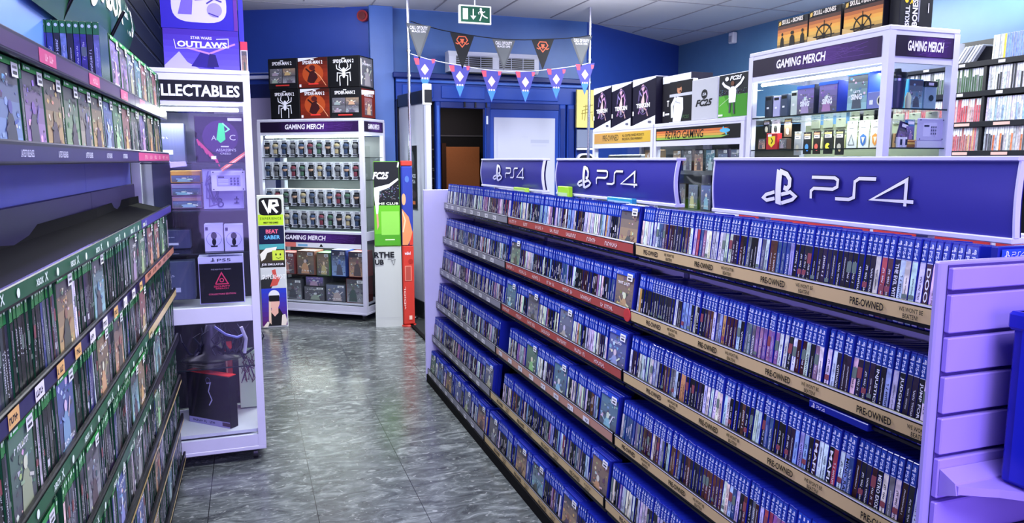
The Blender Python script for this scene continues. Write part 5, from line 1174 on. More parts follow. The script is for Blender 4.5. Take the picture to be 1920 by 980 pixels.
t = empty('red_display_tube', (1.275, 6.32, 0), math.radians(-4)); tag(t, 'tall slim red and blue display column next to the green pitch column', 'display column')
m = MB(); m.box(-0.049, 0.049, -0.03, 0.05, 0.0145, 0.705, C('#c83a30'), 0.010); m.build('lower_tube', 'print', t)
m = MB(); m.box(-0.047, 0.047, -0.029, 0.048, 0.706, 1.38, C('#2c3c98'), 0.010); m.box(-0.047, 0.047, -0.029, 0.048, 1.381, 1.425, C('#c83a30'), 0.006); m.build('upper_tube', 'print', t)
m = MB(); m.py = 0
m.poly([(-0.05, 0.71), (0.0, 0.71), (0.045, 0.80), (0.01, 0.95), (-0.05, 1.02)], C('#d88a5c')); m.ell(-0.03, 1.10, 0.018, 0.05, C('#d8a078')); m.stroke([(-0.045, 1.0), (-0.02, 0.92), (-0.04, 0.82)], 0.012, C('#e8c0a0')); m.ell(0.0, 1.27, 0.018, 0.028, C('#4a6ad0')); m.poly([(0.01, 0.71), (0.045, 0.71), (0.045, 0.84)], C('#c83a30'))
m.text('vidiol', -0.03, 0.625, 0.05, 0.028, WHITE, 0.02); m.ell(0.02, 0.57, 0.02, 0.02, C('#a82820')); m.rect(-0.03, 0.40, 0.055, 0.13, C('#e89a88')); m.rect(-0.025, 0.405, 0.045, 0.12, C('#b04a40')); m.text('viDiOL', -0.042, 0.15, 0.015, 0.20, C('#f0d0c8'), 0.02, rot=90); m.rect(-0.0, 0.06, 0.025, 0.035, C('#f0c8b8'))
for i, v in enumerate(m.v): m.v[i] = (max(-0.046, min(0.046, v[0])), v[1] - 0.0305, v[2])
m.build('tube_print', 'print', t)
m = MB(); m.lathe(0, 0, [(0.065, 0), (0.065, 0.012), (0.05, 0.014)], C('#a82c26'), 20); m.build('foot', 'plastic', t)

# ------------------------------------------------------------------ middle-right: pre-owned and retro units, big merch cabinet
RR = -PI / 2; UX = 2.60
def unit(label, yfar, w, print_fn, kind):
    o = empty('shop_cabinet', (UX, yfar, 0), RR); tag(o, label, 'cabinet')
    m = MB()
    for x in (0, w - 0.035): m.box(x, x + 0.035, 0, 0.035, 0, 1.646, FRAME); m.box(x, x + 0.035, 0.42, 0.455, 0, 1.646, FRAME)
    m.box(0, w, 0, 0.455, 1.645, 1.67, FRAME, 0.003); m.box(0.035, w - 0.035, 0.002, 0.02, 1.52, 1.645, FRAME); m.box(0, w, 0, 0.455, 0.04, 0.1, FRAME); m.build('frame', 'paint', o)
    m = MB(); m.box(0.035, w - 0.035, 0.44, 0.452, 0.1, 1.64, C('#1c1e24') if kind == 'retro' else C('#5a5e66')); m.build('back_panel', 'paint', o)
    m = MB(); m.py = 0; print_fn(m, w); m.build('header_panel', 'print', o)
    m = MB(); m.box(0.035, w - 0.035, 0.006, 0.010, 0.1, 1.52, WHITE); m.build('glass_door', 'glass', o)
    for z in (1.36, 1.12, 0.88, 0.6): m = MB(); m.box(0.03, w - 0.03, 0.03, 0.44, z - 0.012, z, C('#16181e')); m.box(0.03, w - 0.03, 0.026, 0.03, z - 0.02, z + 0.004, C('#50525a')); m.build('shelf', 'paint', o)
    return o
def hd_pre(m, w):
    m.rect(0.03, 1.555, w - 0.06, 0.078, C('#c8a050')); y = m.up()
    for k in range(10): m.rect(0.04 + (w - 0.08) * k / 10, 1.562, (w - 0.08) / 10, 0.064, mixc(C('#b88a50'), C('#c9a53a'), k / 9), lay=y)
    m.text('PRE-OWNED', 0.18, 1.573, 0.26, 0.044, C('#3a3426'), 0.01); m.text('ALL OUR PRE-OWNED PRODUCTS', 0.50, 1.598, 0.32, 0.018, C('#3a3426'), 0.01); m.text('INCLUDE A 2 YEAR WARRANTY', 0.50, 1.573, 0.30, 0.018, C('#3a3426'), 0.01)
def hd_ret(m, w):
    m.rect(0.03, 1.555, w - 0.06, 0.080, C('#0e1014')); y = m.up()
    for k, c in enumerate(('#8ab04a', '#d0a04a', '#d88a48', '#c86a3c')): m.poly([(0.04, 1.562 + k * 0.014), (0.04, 1.575 + k * 0.014), (w * 0.86, 1.575 + k * 0.014), (w * 0.78, 1.562 + k * 0.014)], C(c), lay=y)
    m.text('RETRO GAMING', 0.15, 1.566, 0.44, 0.050, C('#101216'), 0.015, 0.2); m.ell(w * 0.82, 1.60, 0.05, 0.012, C('#5ab0d8')); m.stroke([(w * 0.80, 1.62), (w * 0.84, 1.575)], 0.012, C('#5ab0d8'))
u1 = unit('white glass-fronted cabinet headed PRE-OWNED under the fight game boxes', 5.45, 0.94, hd_pre, 'pre')
u2 = unit('white glass-fronted cabinet headed RETRO GAMING next to the big merch cabinet', 4.50, 0.98, hd_ret, 'retro')
area('cabinet_led_light', (UX + 0.12, 4.0, 1.50), (0, 0, 0), 0.06, 0.8, 2.5, (0.95, 1, 0.95)); area('cabinet_led_light', (UX + 0.12, 5.0, 1.50), (0, 0, 0), 0.06, 0.8, 2.5, (0.95, 1, 0.95))
# pre-owned contents: consoles lying, tan box
m = MB(); m.box(0, 0.52, 0, 0.28, 0, 0.11, C('#3c4454'), 0.008); m.py = 0; m.rect(0.02, 0.02, 0.48, 0.07, C('#525c70')); tag(m.build('grey_console', 'plastic', None, (UX + 0.08, 5.34, 1.361), RR), 'broad grey console behind the glass of the pre-owned cabinet', 'console')
m = MB(); m.box(0, 0.12, 0, 0.10, 0, 0.14, C('#a8845c'), 0.002); m.py = 0; m.stroke([(0.03, 0.04), (0.06, 0.12)], 0.008, WHITE); m.stroke([(0.03, 0.11), (0.07, 0.06)], 0.006, WHITE); tag(m.build('tan_box', 'print', None, (UX + 0.06, 4.72, 1.361), RR), 'tan box with white scrawl in the pre-owned cabinet', 'box')
# retro contents
rr = random.Random(77)
for i in range(6): pbox('retro_game', 0.10, 0.135, 0.03, 520 + i, f'old game cover, {ordw(i + 1)} from the left on the top shelf of the retro cabinet', 'retro game', (UX + 0.05, 4.28 - i * 0.125, 1.361), RR, 'old games in the retro cabinet', pal=[5, 3, 1, 2, 7, 0][i], stick=True)
for i in range(6): pbox('retro_game', 0.11, 0.16, 0.03, 540 + i, f'old game cover, {ordw(i + 1)} from the left on the second shelf of the retro cabinet', 'retro game', (UX + 0.05, 4.36 - i * 0.14, 1.121), RR, 'old games in the retro cabinet', pal=[3, 3, 0, 7, 3, 1][i])
for i in range(14): pbox('game_cartridge', 0.055, 0.06, 0.02, 560 + i, f'small dark cartridge, {ordw(i % 7 + 1)} from left, ' + ('lower' if i < 7 else 'upper') + ' row, third retro cabinet shelf', 'cartridge', (UX + 0.05 + (0.05 if i > 6 else 0), 4.30 - (i % 7) * 0.10, 0.881 if i < 7 else 0.955), RR, 'cartridges in the retro cabinet', pal=3)
m = MB(); m.box(0, 0.75, 0, 0.06, 0, 0.073, C('#1c1e24')); tag(m.build('cartridge_step', 'plastic', None, (UX + 0.095, 4.35, 0.881), RR), 'dark step carrying the upper row of cartridges', 'display step')
# boxes on top of these units
def tekken(y, label, w=0.30, hh=0.315, x=0.015):
    c = empty('game_collector_box', (UX + x, y, 1.6705), RR); tag(c, label, 'boxed game', 'fight game collector boxes')
    m = MB(); m.box(0, w, 0, 0.16, 0, hh, C('#141228'), 0.002); m.box(-0.001, w + 0.001, -0.0005, 0.161, hh - 0.004, hh + 0.001, C('#c8ccdc')); m.build('carton', 'print', c)
    m = MB(); m.py = -0.0008; m.rect(0.004, 0.004, w - 0.008, hh - 0.010, C('#120f26')); m.poly([(0, hh), (0, hh - 0.05), (w, hh - 0.012), (w, hh)], C('#dfe2f2')); m.poly([(0.0, 0.0), (w, 0.0), (w, 0.06)], C('#d8dae8'))
    V = C('#b088b0'); r = random.Random(5)
    for pts in ([(0.14, 0.10), (0.13, 0.16), (0.155, 0.21), (0.14, 0.26)], [(0.155, 0.21), (0.19, 0.23), (0.21, 0.19), (0.20, 0.15)], [(0.13, 0.20), (0.10, 0.23), (0.09, 0.17)], [(0.16, 0.12), (0.20, 0.10), (0.22, 0.06)], [(0.12, 0.12), (0.09, 0.08)]): m.stroke(pts, 0.012, jit(V, r, 0.3))
    m.ell(0.15, 0.255, 0.022, 0.022, C('#c8a0b8')); m.poly([(0.13, 0.16), (0.16, 0.22), (0.175, 0.16), (0.15, 0.12)], C('#e0b8b8'))
    m.ring(0.16, 0.17, 0.068, 0.074, C('#5a4a7a'), 20, 1.35); m.text('TEKKEN', 0.06, 0.120, 0.19, 0.030, C('#f0eef8'), 0.04); m.text('8', 0.14, 0.085, 0.03, 0.03, C('#8a88a0'), 0.03); m.rect(0.01, 0.07, 0.018, 0.03, WHITE); m.rect(0.23, 0.012, 0.04, 0.014, C('#5a5c70')); m.build('front_print', 'print', c)
tekken(5.47, 'farthest fight game box, beside the chrome pole')
tekken(5.155, 'second fight game box from the chrome pole')
tekken(4.830, 'third fight game box from the chrome pole', w=0.32, hh=0.32)
c4 = empty('game_collector_box', (UX + 0.06, 4.497, 1.6705), RR); tag(c4, 'fight game box partly hidden behind the shouting player cover', 'boxed game', 'fight game collector boxes')
m = MB(); m.box(0, 0.34, 0, 0.16, 0, 0.31, C('#141228'), 0.002); m.build('carton', 'print', c4)
m = MB(); m.py = -0.0006; m.rect(0, 0, 0.34, 0.26, C('#100e1c')); m.rect(0, 0.262, 0.34, 0.046, C('#dfe2f2')); m.stroke([(0.10, 0.05), (0.12, 0.14), (0.10, 0.22)], 0.014, C('#a8a0b8')); m.rect(0.012, 0.05, 0.02, 0.03, WHITE); m.rect(0.04, 0.055, 0.06, 0.012, WHITE); m.text('T', 0.06, 0.11, 0.03, 0.04, WHITE, 0.03); m.build('front_print', 'print', c4)
def board(name, y, w, hh, x, lab, fn):
    c = empty(name, (UX + x, y, 1.6705), RR); tag(c, lab, 'display board')
    m = MB(); m.box(0, w, 0, 0.035, 0, hh, C('#c6c8d2'), 0.003); m.build('panel', 'print', c)
    m = MB(); m.py = -0.0003; fn(m, w, hh); m.build('front_print', 'print', c)
def f1(m, w, h):
    m.rect(0.004, 0.004, w - 0.008, h - 0.008, C('#0e1016')); m.rect(0.004, h * 0.62, w - 0.008, 0.018, C('#c0c4d4')); W_ = C('#dcdfe8'); m.poly([(w * 0.18, 0.004), (w * 0.22, h * 0.5), (w * 0.34, h * 0.62), (w * 0.60, h * 0.58), (w * 0.62, h * 0.3), (w * 0.52, 0.004)], W_)
    m.ell(w * 0.44, h * 0.78, w * 0.10, h * 0.10, C('#c08868')); m.ell(w * 0.42, h * 0.87, w * 0.11, h * 0.055, C('#20140f')); m.ell(w * 0.48, h * 0.74, w * 0.03, h * 0.025, C('#3a1812')); m.stroke([(w * 0.30, h * 0.6), (w * 0.14, h * 0.42), (w * 0.16, h * 0.12)], w * 0.10, W_); m.text('FC25', w * 0.60, h * 0.08, w * 0.28, h * 0.08, C('#3a5a3c'), 0.03, 0.2); m.stroke([(w * 0.3, h * 0.5), (w * 0.5, h * 0.45)], 0.003, C('#8a8ea0'))
def f2(m, w, h):
    m.rect(0.004, 0.004, w - 0.008, h - 0.008, C('#b9bbc4')); m.ell(w * 0.5, h * 0.62, w * 0.12, h * 0.115, C('#16181e')); m.text('EA', w * 0.43, h * 0.585, w * 0.14, h * 0.07, C('#c8cad4'), 0.03, 0.2); m.text('FC25', w * 0.17, h * 0.33, w * 0.64, h * 0.17, C('#16181e'), 0.05, 0.3)
def f3(m, w, h):
    m.rect(0.004, 0.004, w - 0.008, h - 0.008, C('#121720')); m.rect(0.004, 0.004, w - 0.008, h * 0.5, C('#3c8a26')); m.poly([(0.004, 0.004), (w * 0.5, 0.004), (w * 0.2, h * 0.5), (0.004, h * 0.5)], C('#54a832')); y = m.up(); r = random.Random(6)
    for k in range(60): m.ell(r.uniform(0.01, w - 0.01), h * r.uniform(0.5, 0.64), 0.004, 0.003, jit(C('#5a6478'), r, 0.5), 5, lay=y)
    m.up(); m.stroke([(w * 0.05, h * 0.28), (w * 0.4, h * 0.46)], 0.003, C('#b8d8a8')); W_ = C('#eef0f6'); m.poly([(w * 0.38, h * 0.34), (w * 0.36, h * 0.62), (w * 0.44, h * 0.70), (w * 0.54, h * 0.70), (w * 0.62, h * 0.62), (w * 0.60, h * 0.34)], W_)
    m.stroke([(w * 0.40, h * 0.66), (w * 0.22, h * 0.74), (w * 0.14, h * 0.82)], w * 0.06, W_); m.stroke([(w * 0.58, h * 0.66), (w * 0.76, h * 0.76), (w * 0.86, h * 0.88)], w * 0.06, W_); m.ell(w * 0.49, h * 0.77, w * 0.06, h * 0.055, C('#6a4432')); m.stroke([(w * 0.43, h * 0.34), (w * 0.41, h * 0.10)], w * 0.05, C('#4a4a50')); m.stroke([(w * 0.55, h * 0.34), (w * 0.57, h * 0.08)], w * 0.05, C('#4a4a50'))
    m.ell(w * 0.30, h * 0.885, w * 0.065, h * 0.05, W_); m.text('FC25', w * 0.40, h * 0.84, w * 0.40, h * 0.10, W_, 0.05, 0.3); m.rect(w * 0.03, h * 0.04, w * 0.16, h * 0.045, WHITE)
board('display_board', 4.345, 0.275, 0.262, 0.02, 'display board with a shouting footballer in white, left of the plain FC25 board', f1)
board('display_board', 4.070, 0.275, 0.245, 0.012, 'plain pale grey display board lettered FC25', f2)
board('display_board', 3.788, 0.275, 0.245, 0.012, 'display board with a footballer raising his arms on a green pitch', f3)

# big merch cabinet
MO = (UX, 3.50, 0); MW, MD, MH = 0.95, 0.40, 2.0
mc = cabinet('large white glazed corner cabinet headed GAMING MERCH, above the nearest console sign', MO, RR, MW, MD, MH, None, 1.875, [1.655, 1.485, 1.25], name='display_cabinet', base=0.06)
m = MB(); m.py = 0; purple_header(m, 0.035, 1.872, MW - 0.075, 0.088, 'GAMING MERCH', 0.22, 0.40); m.build('header_panel', 'print', mc)
m = MB(); m.py = 0; purple_header(m, 0.035, 1.872, MD - 0.07, 0.088, 'GAMING MERCH', 0.20, 0.62); m.build('header_panel', 'print', mc, (MW, 0, 0), PI / 2)
m = MB(); m.box(0.035, MW - 0.035, MD - 0.03, MD - 0.022, 0.16, 1.62, C('#a2a88e')); m.build('peg_panel', 'paint', mc)
cab_light(MO, RR, MW, MD, 1.82, 2.6); area('cabinet_led_light', world(MO, RR, MW / 2, 0.06, 1.62), (0, 0, RR), MW * 0.8, 0.04, 1.4, (0.95, 1.0, 0.85))
# items on the top glass shelf (x from far to near)
def mpos(x, y, z): return world(MO, RR, x, y, z)
SH1 = 1.656
for i, (x, w_, hh, c, lab) in enumerate(((0.10, 0.06, 0.115, '#2c3446', 'dark slim box at the far end of the big merch cabinet top shelf'), (0.165, 0.055, 0.110, '#a8a4d0', 'lilac slim box between two dark ones in the big merch cabinet'), (0.225, 0.055, 0.115, '#3c4660', 'dark blue slim boxed item right of the lilac one'), (0.30, 0.05, 0.125, '#b8c0c0', 'pale slim box right of the dark blue slim one'))):
    m = MB(); m.box(-w_ / 2, w_ / 2, 0, 0.05, 0, hh, C(c), 0.003); m.py = 0; m.rect(-w_ * 0.35, hh * 0.8, w_ * 0.7, hh * 0.12, BLACK); m.rect(-w_ * 0.2, hh * 0.4, w_ * 0.3, hh * 0.08, WHITE)
    tag(m.build('slim_gift_box', 'print', None, mpos(x, 0.06, SH1), RR), lab, 'gift box')
for i, (x, c, lab) in enumerate(((0.385, '#1c2038', 'dark karaoke game box, leftmost of three in the big merch cabinet'), (0.54, '#1f2f8a', 'blue karaoke game box, middle of the three on the top shelf'), (0.725, '#3a58c0', 'pale karaoke game box, right of the three on the top shelf'))):
    c_ = empty('game_bundle_box', mpos(x, 0.06, SH1), RR); tag(c_, lab, 'boxed game'); w_, hh = 0.125, [0.145, 0.15, 0.175][i]
    m = MB(); m.box(-w_ / 2, w_ / 2, 0, 0.08, 0, hh, C(c), 0.002); m.build('carton', 'print', c_)
    m = MB(); m.py = -0.0003; artwork(m, -w_ / 2 + 0.004, 0.004, w_ - 0.008, hh - 0.02, 611 + i, 4 if i < 2 else 2, False); m.rect(-w_ / 2, hh - 0.016, w_, 0.014, C('#2a55c8')); m.text("LET'S", -0.02, hh * 0.46, 0.04, 0.010, WHITE, 0.03); m.text('SING', -0.034, hh * 0.28, 0.066, 0.026, WHITE, 0.05); m.build('front_print', 'print', c_)
m = MB(); m.box(-0.05, 0.05, 0, 0.05, 0, 0.075, C('#7a7ec0'), 0.002); m.ell(0.03, 0.035, 0.022, 0.022, C('#1a1a28')); m.ring(0.03, 0.035, 0.018, 0.024, C('#d8d0c0')); m.rect(-0.035, 0.02, 0.02, 0.02, WHITE)
tag(m.build('mug_box', 'print', None, mpos(0.845, 0.05, SH1), RR), 'violet boxed mug with a dark round emblem near the corner post', 'gift box')
# hanging cards, on pegs from the back panel (front row)
cards = [(0.075, 1.645, 0.055, 0.072, '#22242a', 'dark'), (0.150, 1.645, 0.065, 0.072, '#c8cad4', 'white round-logo'), (0.245, 1.645, 0.055, 0.095, '#6a5648', 'brown'), (0.325, 1.575, 0.05, 0.12, '#8a8c94', 'grey'), (0.395, 1.570, 0.055, 0.11, '#17181f', 'black blue-figure'), (0.462, 1.575, 0.05, 0.115, '#201818', 'black red-figure'), (0.540, 1.575, 0.06, 0.115, '#14151a', 'black yellow-dot'), (0.615, 1.575, 0.055, 0.12, '#1c1d22', 'plain black'), (0.690, 1.610, 0.06, 0.13, '#c4c8cc', 'pale triangle'), (0.762, 1.610, 0.06, 0.13, '#ccd0d4', 'pale blue crest'), (0.832, 1.610, 0.06, 0.13, '#c8c8c8', 'pale orange crest'), (0.895, 1.612, 0.045, 0.13, '#c4c0be', 'pale brown crest')]
for i, (x, zt, w_, hh, c, nm) in enumerate(cards):
    k = empty('keyring_card', mpos(x, 0.075, zt), RR); tag(k, nm + ' keyring card hanging behind the front glass of the big merch cabinet', 'keyring card', 'keyring cards in the big merch cabinet')
    m = MB(); m.box(-w_ / 2, w_ / 2, 0, 0.003, -hh, 0.0, C(c)); m.py = 0; r = random.Random(700 + i)
    lg = nm.startswith(('pale', 'white')); m.rect(-w_ * 0.38, -hh * 0.32, w_ * 0.76, hh * 0.14, WHITE); m.rect(-w_ * 0.3, -hh * 0.27, w_ * 0.5, hh * 0.04, C('#6a6c74')); m.rect(-w_ * 0.12, -hh * 0.07, w_ * 0.24, hh * 0.03, C('#3a3c44'))
    if not lg: m.rect(-w_ * 0.4, -hh * 0.16, w_ * 0.8, hh * 0.07, jit(C('#c8b080'), r, 0.3))
    m.build('backing_card', 'print', k)
    m = MB(); ac_ = {'blue-figure': '#4a8ad8', 'red-figure': '#d05a50', 'yellow-dot': '#e8d840', 'blue crest': '#3a6ab0', 'orange crest': '#d08a40', 'brown crest': '#7a4a3a', 'triangle': '#5a6068', 'round-logo': '#1c1e24'}
    cc_ = next((C(v) for q, v in ac_.items() if q in nm), C('#a8a49c'))
    if 'triangle' in nm: m.stroke([(-0.018, -hh * 0.85), (0.0, -hh * 0.48), (0.018, -hh * 0.85), (-0.018, -hh * 0.85)], 0.004, cc_)
    elif 'dot' in nm: m.poly([(0, -hh * 0.68)] + [(0.016 * math.cos(a), -hh * 0.68 + 0.016 * math.sin(a)) for a in [0.6 + i_ * 0.42 for i_ in range(13)]], cc_)
    elif 'crest' in nm: m.poly([(-0.018, -hh * 0.55), (0, -hh * 0.46), (0.018, -hh * 0.55), (0.014, -hh * 0.78), (0, -hh * 0.9), (-0.014, -hh * 0.78)], cc_); m.poly([(-0.010, -hh * 0.58), (0.010, -hh * 0.58), (0, -hh * 0.8)], C('#e8d8b8'))
    else: m.ell(0, -hh * 0.68, w_ * 0.24, w_ * 0.3, cc_, 8); m.ell(w_ * 0.1, -hh * 0.82, w_ * 0.14, w_ * 0.12, jit(cc_, r, 0.4), 7)
    m.build('charm', 'print', k, (0, -0.002, 0))
    m = MB(); m.tube((0, -0.012, -0.006), (0, MD - 0.13, -0.006), 0.0018, C('#c8ccd0'), 6); m.build('peg_hook', 'metal', k)
m = MB(); m.box(-0.045, 0.045, 0, 0.03, 0, 0.085, C('#a8202a'), 0.002); m.poly([(-0.028, 0.07), (0.028, 0.07), (0.026, 0.03), (0, 0.01), (-0.026, 0.03)], C('#e8cc30')); m.stroke([(-0.004, 0.06), (0.008, 0.045), (-0.002, 0.03)], 0.006, BLACK); m.rect(-0.03, 0.068, 0.03, 0.012, WHITE)
tag(m.build('red_gift_box', 'print', None, mpos(0.165, 0.04, 1.486), RR), 'small red box with a yellow shield at the far end of the middle shelf', 'gift box')
m = MB(); m.box(-0.03, 0.03, 0, 0.03, 0, 0.06, C('#2a1a1c'), 0.002); artwork(m, -0.027, 0.004, 0.054, 0.052, 91, 1); tag(m.build('small_gift_box', 'print', None, mpos(0.085, 0.04, 1.486), RR), 'small dark red box beside the yellow shield box', 'gift box')
m = MB(); m.box(-0.03, 0.03, 0, 0.03, 0, 0.055, C('#3a2a28'), 0.002); artwork(m, -0.027, 0.004, 0.054, 0.047, 92, 3); tag(m.build('small_gift_box', 'print', None, mpos(0.255, 0.04, 1.486), RR), 'small patterned box right of the yellow shield box', 'gift box')
for i in range(22):
    r = random.Random(800 + i); m = MB(); c = C(r.choice(['#c8c8a0', '#8a8c70', '#d8d8c8', '#4a4c40', '#b08a60', '#6a7a60'])); m.box(0, 0.016, 0, 0.09, 0, 0.055 + r.uniform(0, 0.012), c, 0.001)
    tag(m.build('small_book', 'print', None, mpos(0.32 + i * 0.0255, 0.15, 1.486), RR), f'small upright booklet, {ordw(i + 1)} from far end, middle shelf, big merch cabinet', 'booklet', 'booklets in the big merch cabinet')
# grey foam pads row seen through the glass at the back
for q in range(2):
    for i in range(9):
        m = MB(); m.box(-0.034, 0.034, 0, 0.008, 0, 0.05, C('#b4b8a6' if q == 0 else '#a6aa9c'), 0.003); m.tube((0, -0.01, 0.042), (0, 0.0, 0.042), 0.003, C('#707468'), 6)
        tag(m.build('blank_peg_tag', 'matt', None, mpos(0.12 + i * 0.093, MD - 0.040, 1.60 if q == 0 else 1.40), RR), f'blank grey peg tag, {ordw(i + 1)} along ' + ('upper' if q == 0 else 'lower') + ' back row, big merch cabinet', 'peg tag', 'peg tags in the big merch cabinet')
# side-facing items, shown through the near side glass
SX = lambda x, y, z: (UX + x, 2.555 + y, z)
b2 = empty('insulated_tumbler', SX(0.125, 0.06, SH1)); tag(b2, 'navy insulated tumbler with black lid in the near side of the big merch cabinet', 'tumbler')
m = MB(); m.lathe(0, 0, [(0.028, 0), (0.030, 0.01), (0.036, 0.13)], C('#2a2c50'), 20); m.build('cup', 'plastic', b2)
m = MB(); m.lathe(0, 0, [(0.037, 0.13), (0.039, 0.135), (0.037, 0.155), (0.015, 0.158), (0.013, 0.172)], C('#14151c'), 20); m.build('lid', 'plastic', b2)
m = MB(); m.lathe(0, 0, [(0.0365, 0.118), (0.0368, 0.128)], C('#8a90a8'), 20); m.build('band', 'metal', b2)
pbox('candy_figure_box', 0.085, 0.13, 0.05, 641, 'bright boxed figure with orange spikes beside the navy tumbler', 'boxed figure', SX(0.225, 0.05, SH1), 0, pal=2, body=C('#3aa0d0'))
m = MB(); m.box(-0.035, 0.035, 0, 0.05, 0, 0.10, C('#8aa8b8'), 0.004); m.box(-0.037, 0.037, -0.002, 0.052, 0.10, 0.125, C('#101418'), 0.003); m.py = -0.002; m.ell(0, 0.05, 0.014, 0.014, C('#1c2c38')); m.rect(-0.02, 0.105, 0.03, 0.012, WHITE)
tag(m.build('clear_gift_jar', 'plastic', None, SX(0.315, 0.05, SH1)), 'pale blue clear pack with black lid, right end of the top shelf beside the tumbler', 'gift jar')
m = MB(); m.box(-0.012, 0.012, 0, 0.03, 0, 0.085, C('#c89a7c'), 0.002); tag(m.build('tan_packet', 'print', None, SX(0.068, 0.05, SH1)), 'slim tan packet left of the navy tumbler', 'packet')
m = MB(); m.lathe(0, 0, [(0.012, 0), (0.013, 0.05), (0.006, 0.07)], C('#c8d0b0'), 12); tag(m.build('small_bottle', 'plastic', None, SX(0.172, 0.04, SH1)), 'small pale bottle between tumbler and bright boxed figure', 'bottle')
m = MB(); m.box(-0.075, 0.075, 0, 0.01, 0, 0.10, C('#c0bce0'), 0.004); m.py = 0; m.rect(-0.045, 0.02, 0.08, 0.06, C('#d4d0f0')); m.rect(-0.04, 0.062, 0.03, 0.008, C('#22203c'))
for i in range(3):
    for j in range(3): m.rect(0.0 + i * 0.011, 0.028 + j * 0.014, 0.007, 0.009, C('#5a5880'))
for a in (-0.066, 0.066):
    for c_ in (0.008, 0.092): m.ell(a, c_, 0.003, 0.003, C('#2a2848'))
tag(m.build('labelled_adaptor', 'plastic', None, SX(0.295, 0.02, 1.515)), 'pale lilac adaptor with printed label fixed inside the near side glass', 'adaptor')
m = MB(); m.box(-0.075, 0.075, 0, 0.012, -0.03, 0.0, FRAME); tag(m.build('adaptor_bracket', 'plastic', None, SX(0.295, 0.02, 1.515)), 'white bracket under the pale lilac adaptor', 'bracket')
for i, (x, z, c, lab) in enumerate(((0.150, 1.50, '#3a2c5a', 'dark violet keyring card tilted behind the near side glass'), (0.205, 1.51, '#4a7ab0', 'blue keyring card behind the near side glass'), (0.075, 1.49, '#8a7090', 'mauve card behind the near side glass by the corner post'))):
    m = MB(); m.box(-0.027, 0.027, 0, 0.004, 0, 0.10, C(c)); m.py = 0; m.rect(-0.012, 0.078, 0.036, 0.014, WHITE); artwork(m, -0.022, 0.01, 0.044, 0.06, 950 + i, 4, False)
    tag(m.build('keyring_card', 'print', None, SX(x, 0.05, z), rot=(0, 0.25 if i == 0 else 0, 0)), lab, 'keyring card')
m = MB(); m.box(-0.05, 0.05, 0, 0.05, 0, 0.012, C('#8a5a2c'), 0.003); m.box(-0.05, 0.05, 0, 0.05, 0.012, 0.022, C('#d8b050'), 0.003); m.box(-0.048, 0.048, 0.002, 0.048, 0.022, 0.034, C('#b07038'), 0.004); tag(m.build('burger_gift', 'plastic', None, SX(0.215, 0.03, 1.486)), 'small layered brown and yellow gift on the middle shelf near the side glass', 'gift')
for i in range(2):
    m = MB(); m.lathe(0, 0, [(0.011, 0), (0.013, 0.03), (0.012, 0.045)], C('#e4e4f0'), 12); m.py = -0.013; m.rect(-0.006, 0.01, 0.012, 0.025, C('#2a2c44')); tag(m.build('tiny_cup', 'plastic', None, SX(0.125 + i * 0.03, 0.03, 1.486)), ('left' if i == 0 else 'right') + ' of the two tiny white cups on the middle shelf near the side glass', 'cup')

# ship game boxes on top of the merch cabinet
def ship(i, y, w, hh, lab, z0=2.0005):
    c = empty('game_collector_box', (UX + 0.03, y, z0), RR); tag(c, lab, 'boxed game', 'ship game boxes on the big merch cabinet')
    m = MB(); m.box(0, w, 0, 0.22, 0, hh, C('#14151a'), 0.002); m.build('carton', 'print', c)
    m = MB(); m.py = -0.0003; y_ = m.up()
    for k in range(9): m.rect(0.003, 0.003 + (hh - 0.006) * k / 9, w - 0.006, (hh - 0.006) / 9, [C('#6a5a3c'), C('#c8a050'), C('#e0b050'), C('#e8a848'), C('#d88a40'), C('#b86a3a'), C('#5a3a30'), C('#1c1a20'), C('#121218')][k], lay=y_)
    r = random.Random(i)
    if i == 0:
        for x in (0.04, 0.11, 0.12, 0.19): m.poly([(x - 0.016, 0.003), (x - 0.012, 0.045), (x, 0.06), (x + 0.012, 0.045), (x + 0.016, 0.003)], C('#15120f')); m.ell(x, 0.068, 0.008, 0.009, C('#15120f'), 8)
    else:
        m.ring(w * 0.5, 0.02, 0.045, 0.054, C('#1c1612')); m.ell(w * 0.5, 0.02, 0.014, 0.014, C('#1c1612'))
        for k in range(8):
            a = k * PI / 4; m.stroke([(w * 0.5, 0.02), (w * 0.5 + 0.07 * math.cos(a), max(0.004, 0.02 + 0.07 * math.sin(a)))], 0.005, C('#1c1612'))
        m.poly([(0.0, 0.003), (0.0, 0.03), (w * 0.3, 0.012), (w * 0.3, 0.003)], C('#d0b070'))
    m.ell(w * 0.10, hh * 0.87, 0.009, 0.010, C('#e8c060'), 10); m.stroke([(w * 0.06, hh * 0.80), (w * 0.14, hh * 0.94)], 0.003, C('#e8c060'))
    m.text('SKULL', w * 0.17, hh * 0.82, w * 0.27, 0.022, C('#f0e8d8'), 0.03); m.text('AND', w * 0.46, hh * 0.84, w * 0.06, 0.010, C('#f0e8d8'), 0.02); m.text('BONES', w * 0.54, hh * 0.82, w * 0.32, 0.022, C('#f0e8d8'), 0.03)
    m.build('front_print', 'print', c); return c
ship(0, 3.315, 0.225, 0.142, 'ship game box with three silhouettes, farthest on the big merch cabinet')
ship(1, 3.085, 0.215, 0.148, 'ship game box with a wheel, middle of the row on the big merch cabinet')
c_ = ship(2, 2.855, 0.232, 0.150, 'ship game box with a wheel next to the upright black box')
bk = empty('upright_game_box', (2.655, 2.560, 2.0005), 0); tag(bk, 'upright black box with yellow bone mark and sideways lettering on the big merch cabinet', 'boxed game')
m = MB(); m.box(0, 0.185, 0, 0.055, 0, 0.24, C('#1a1b22'), 0.002); m.build('carton', 'print', bk)
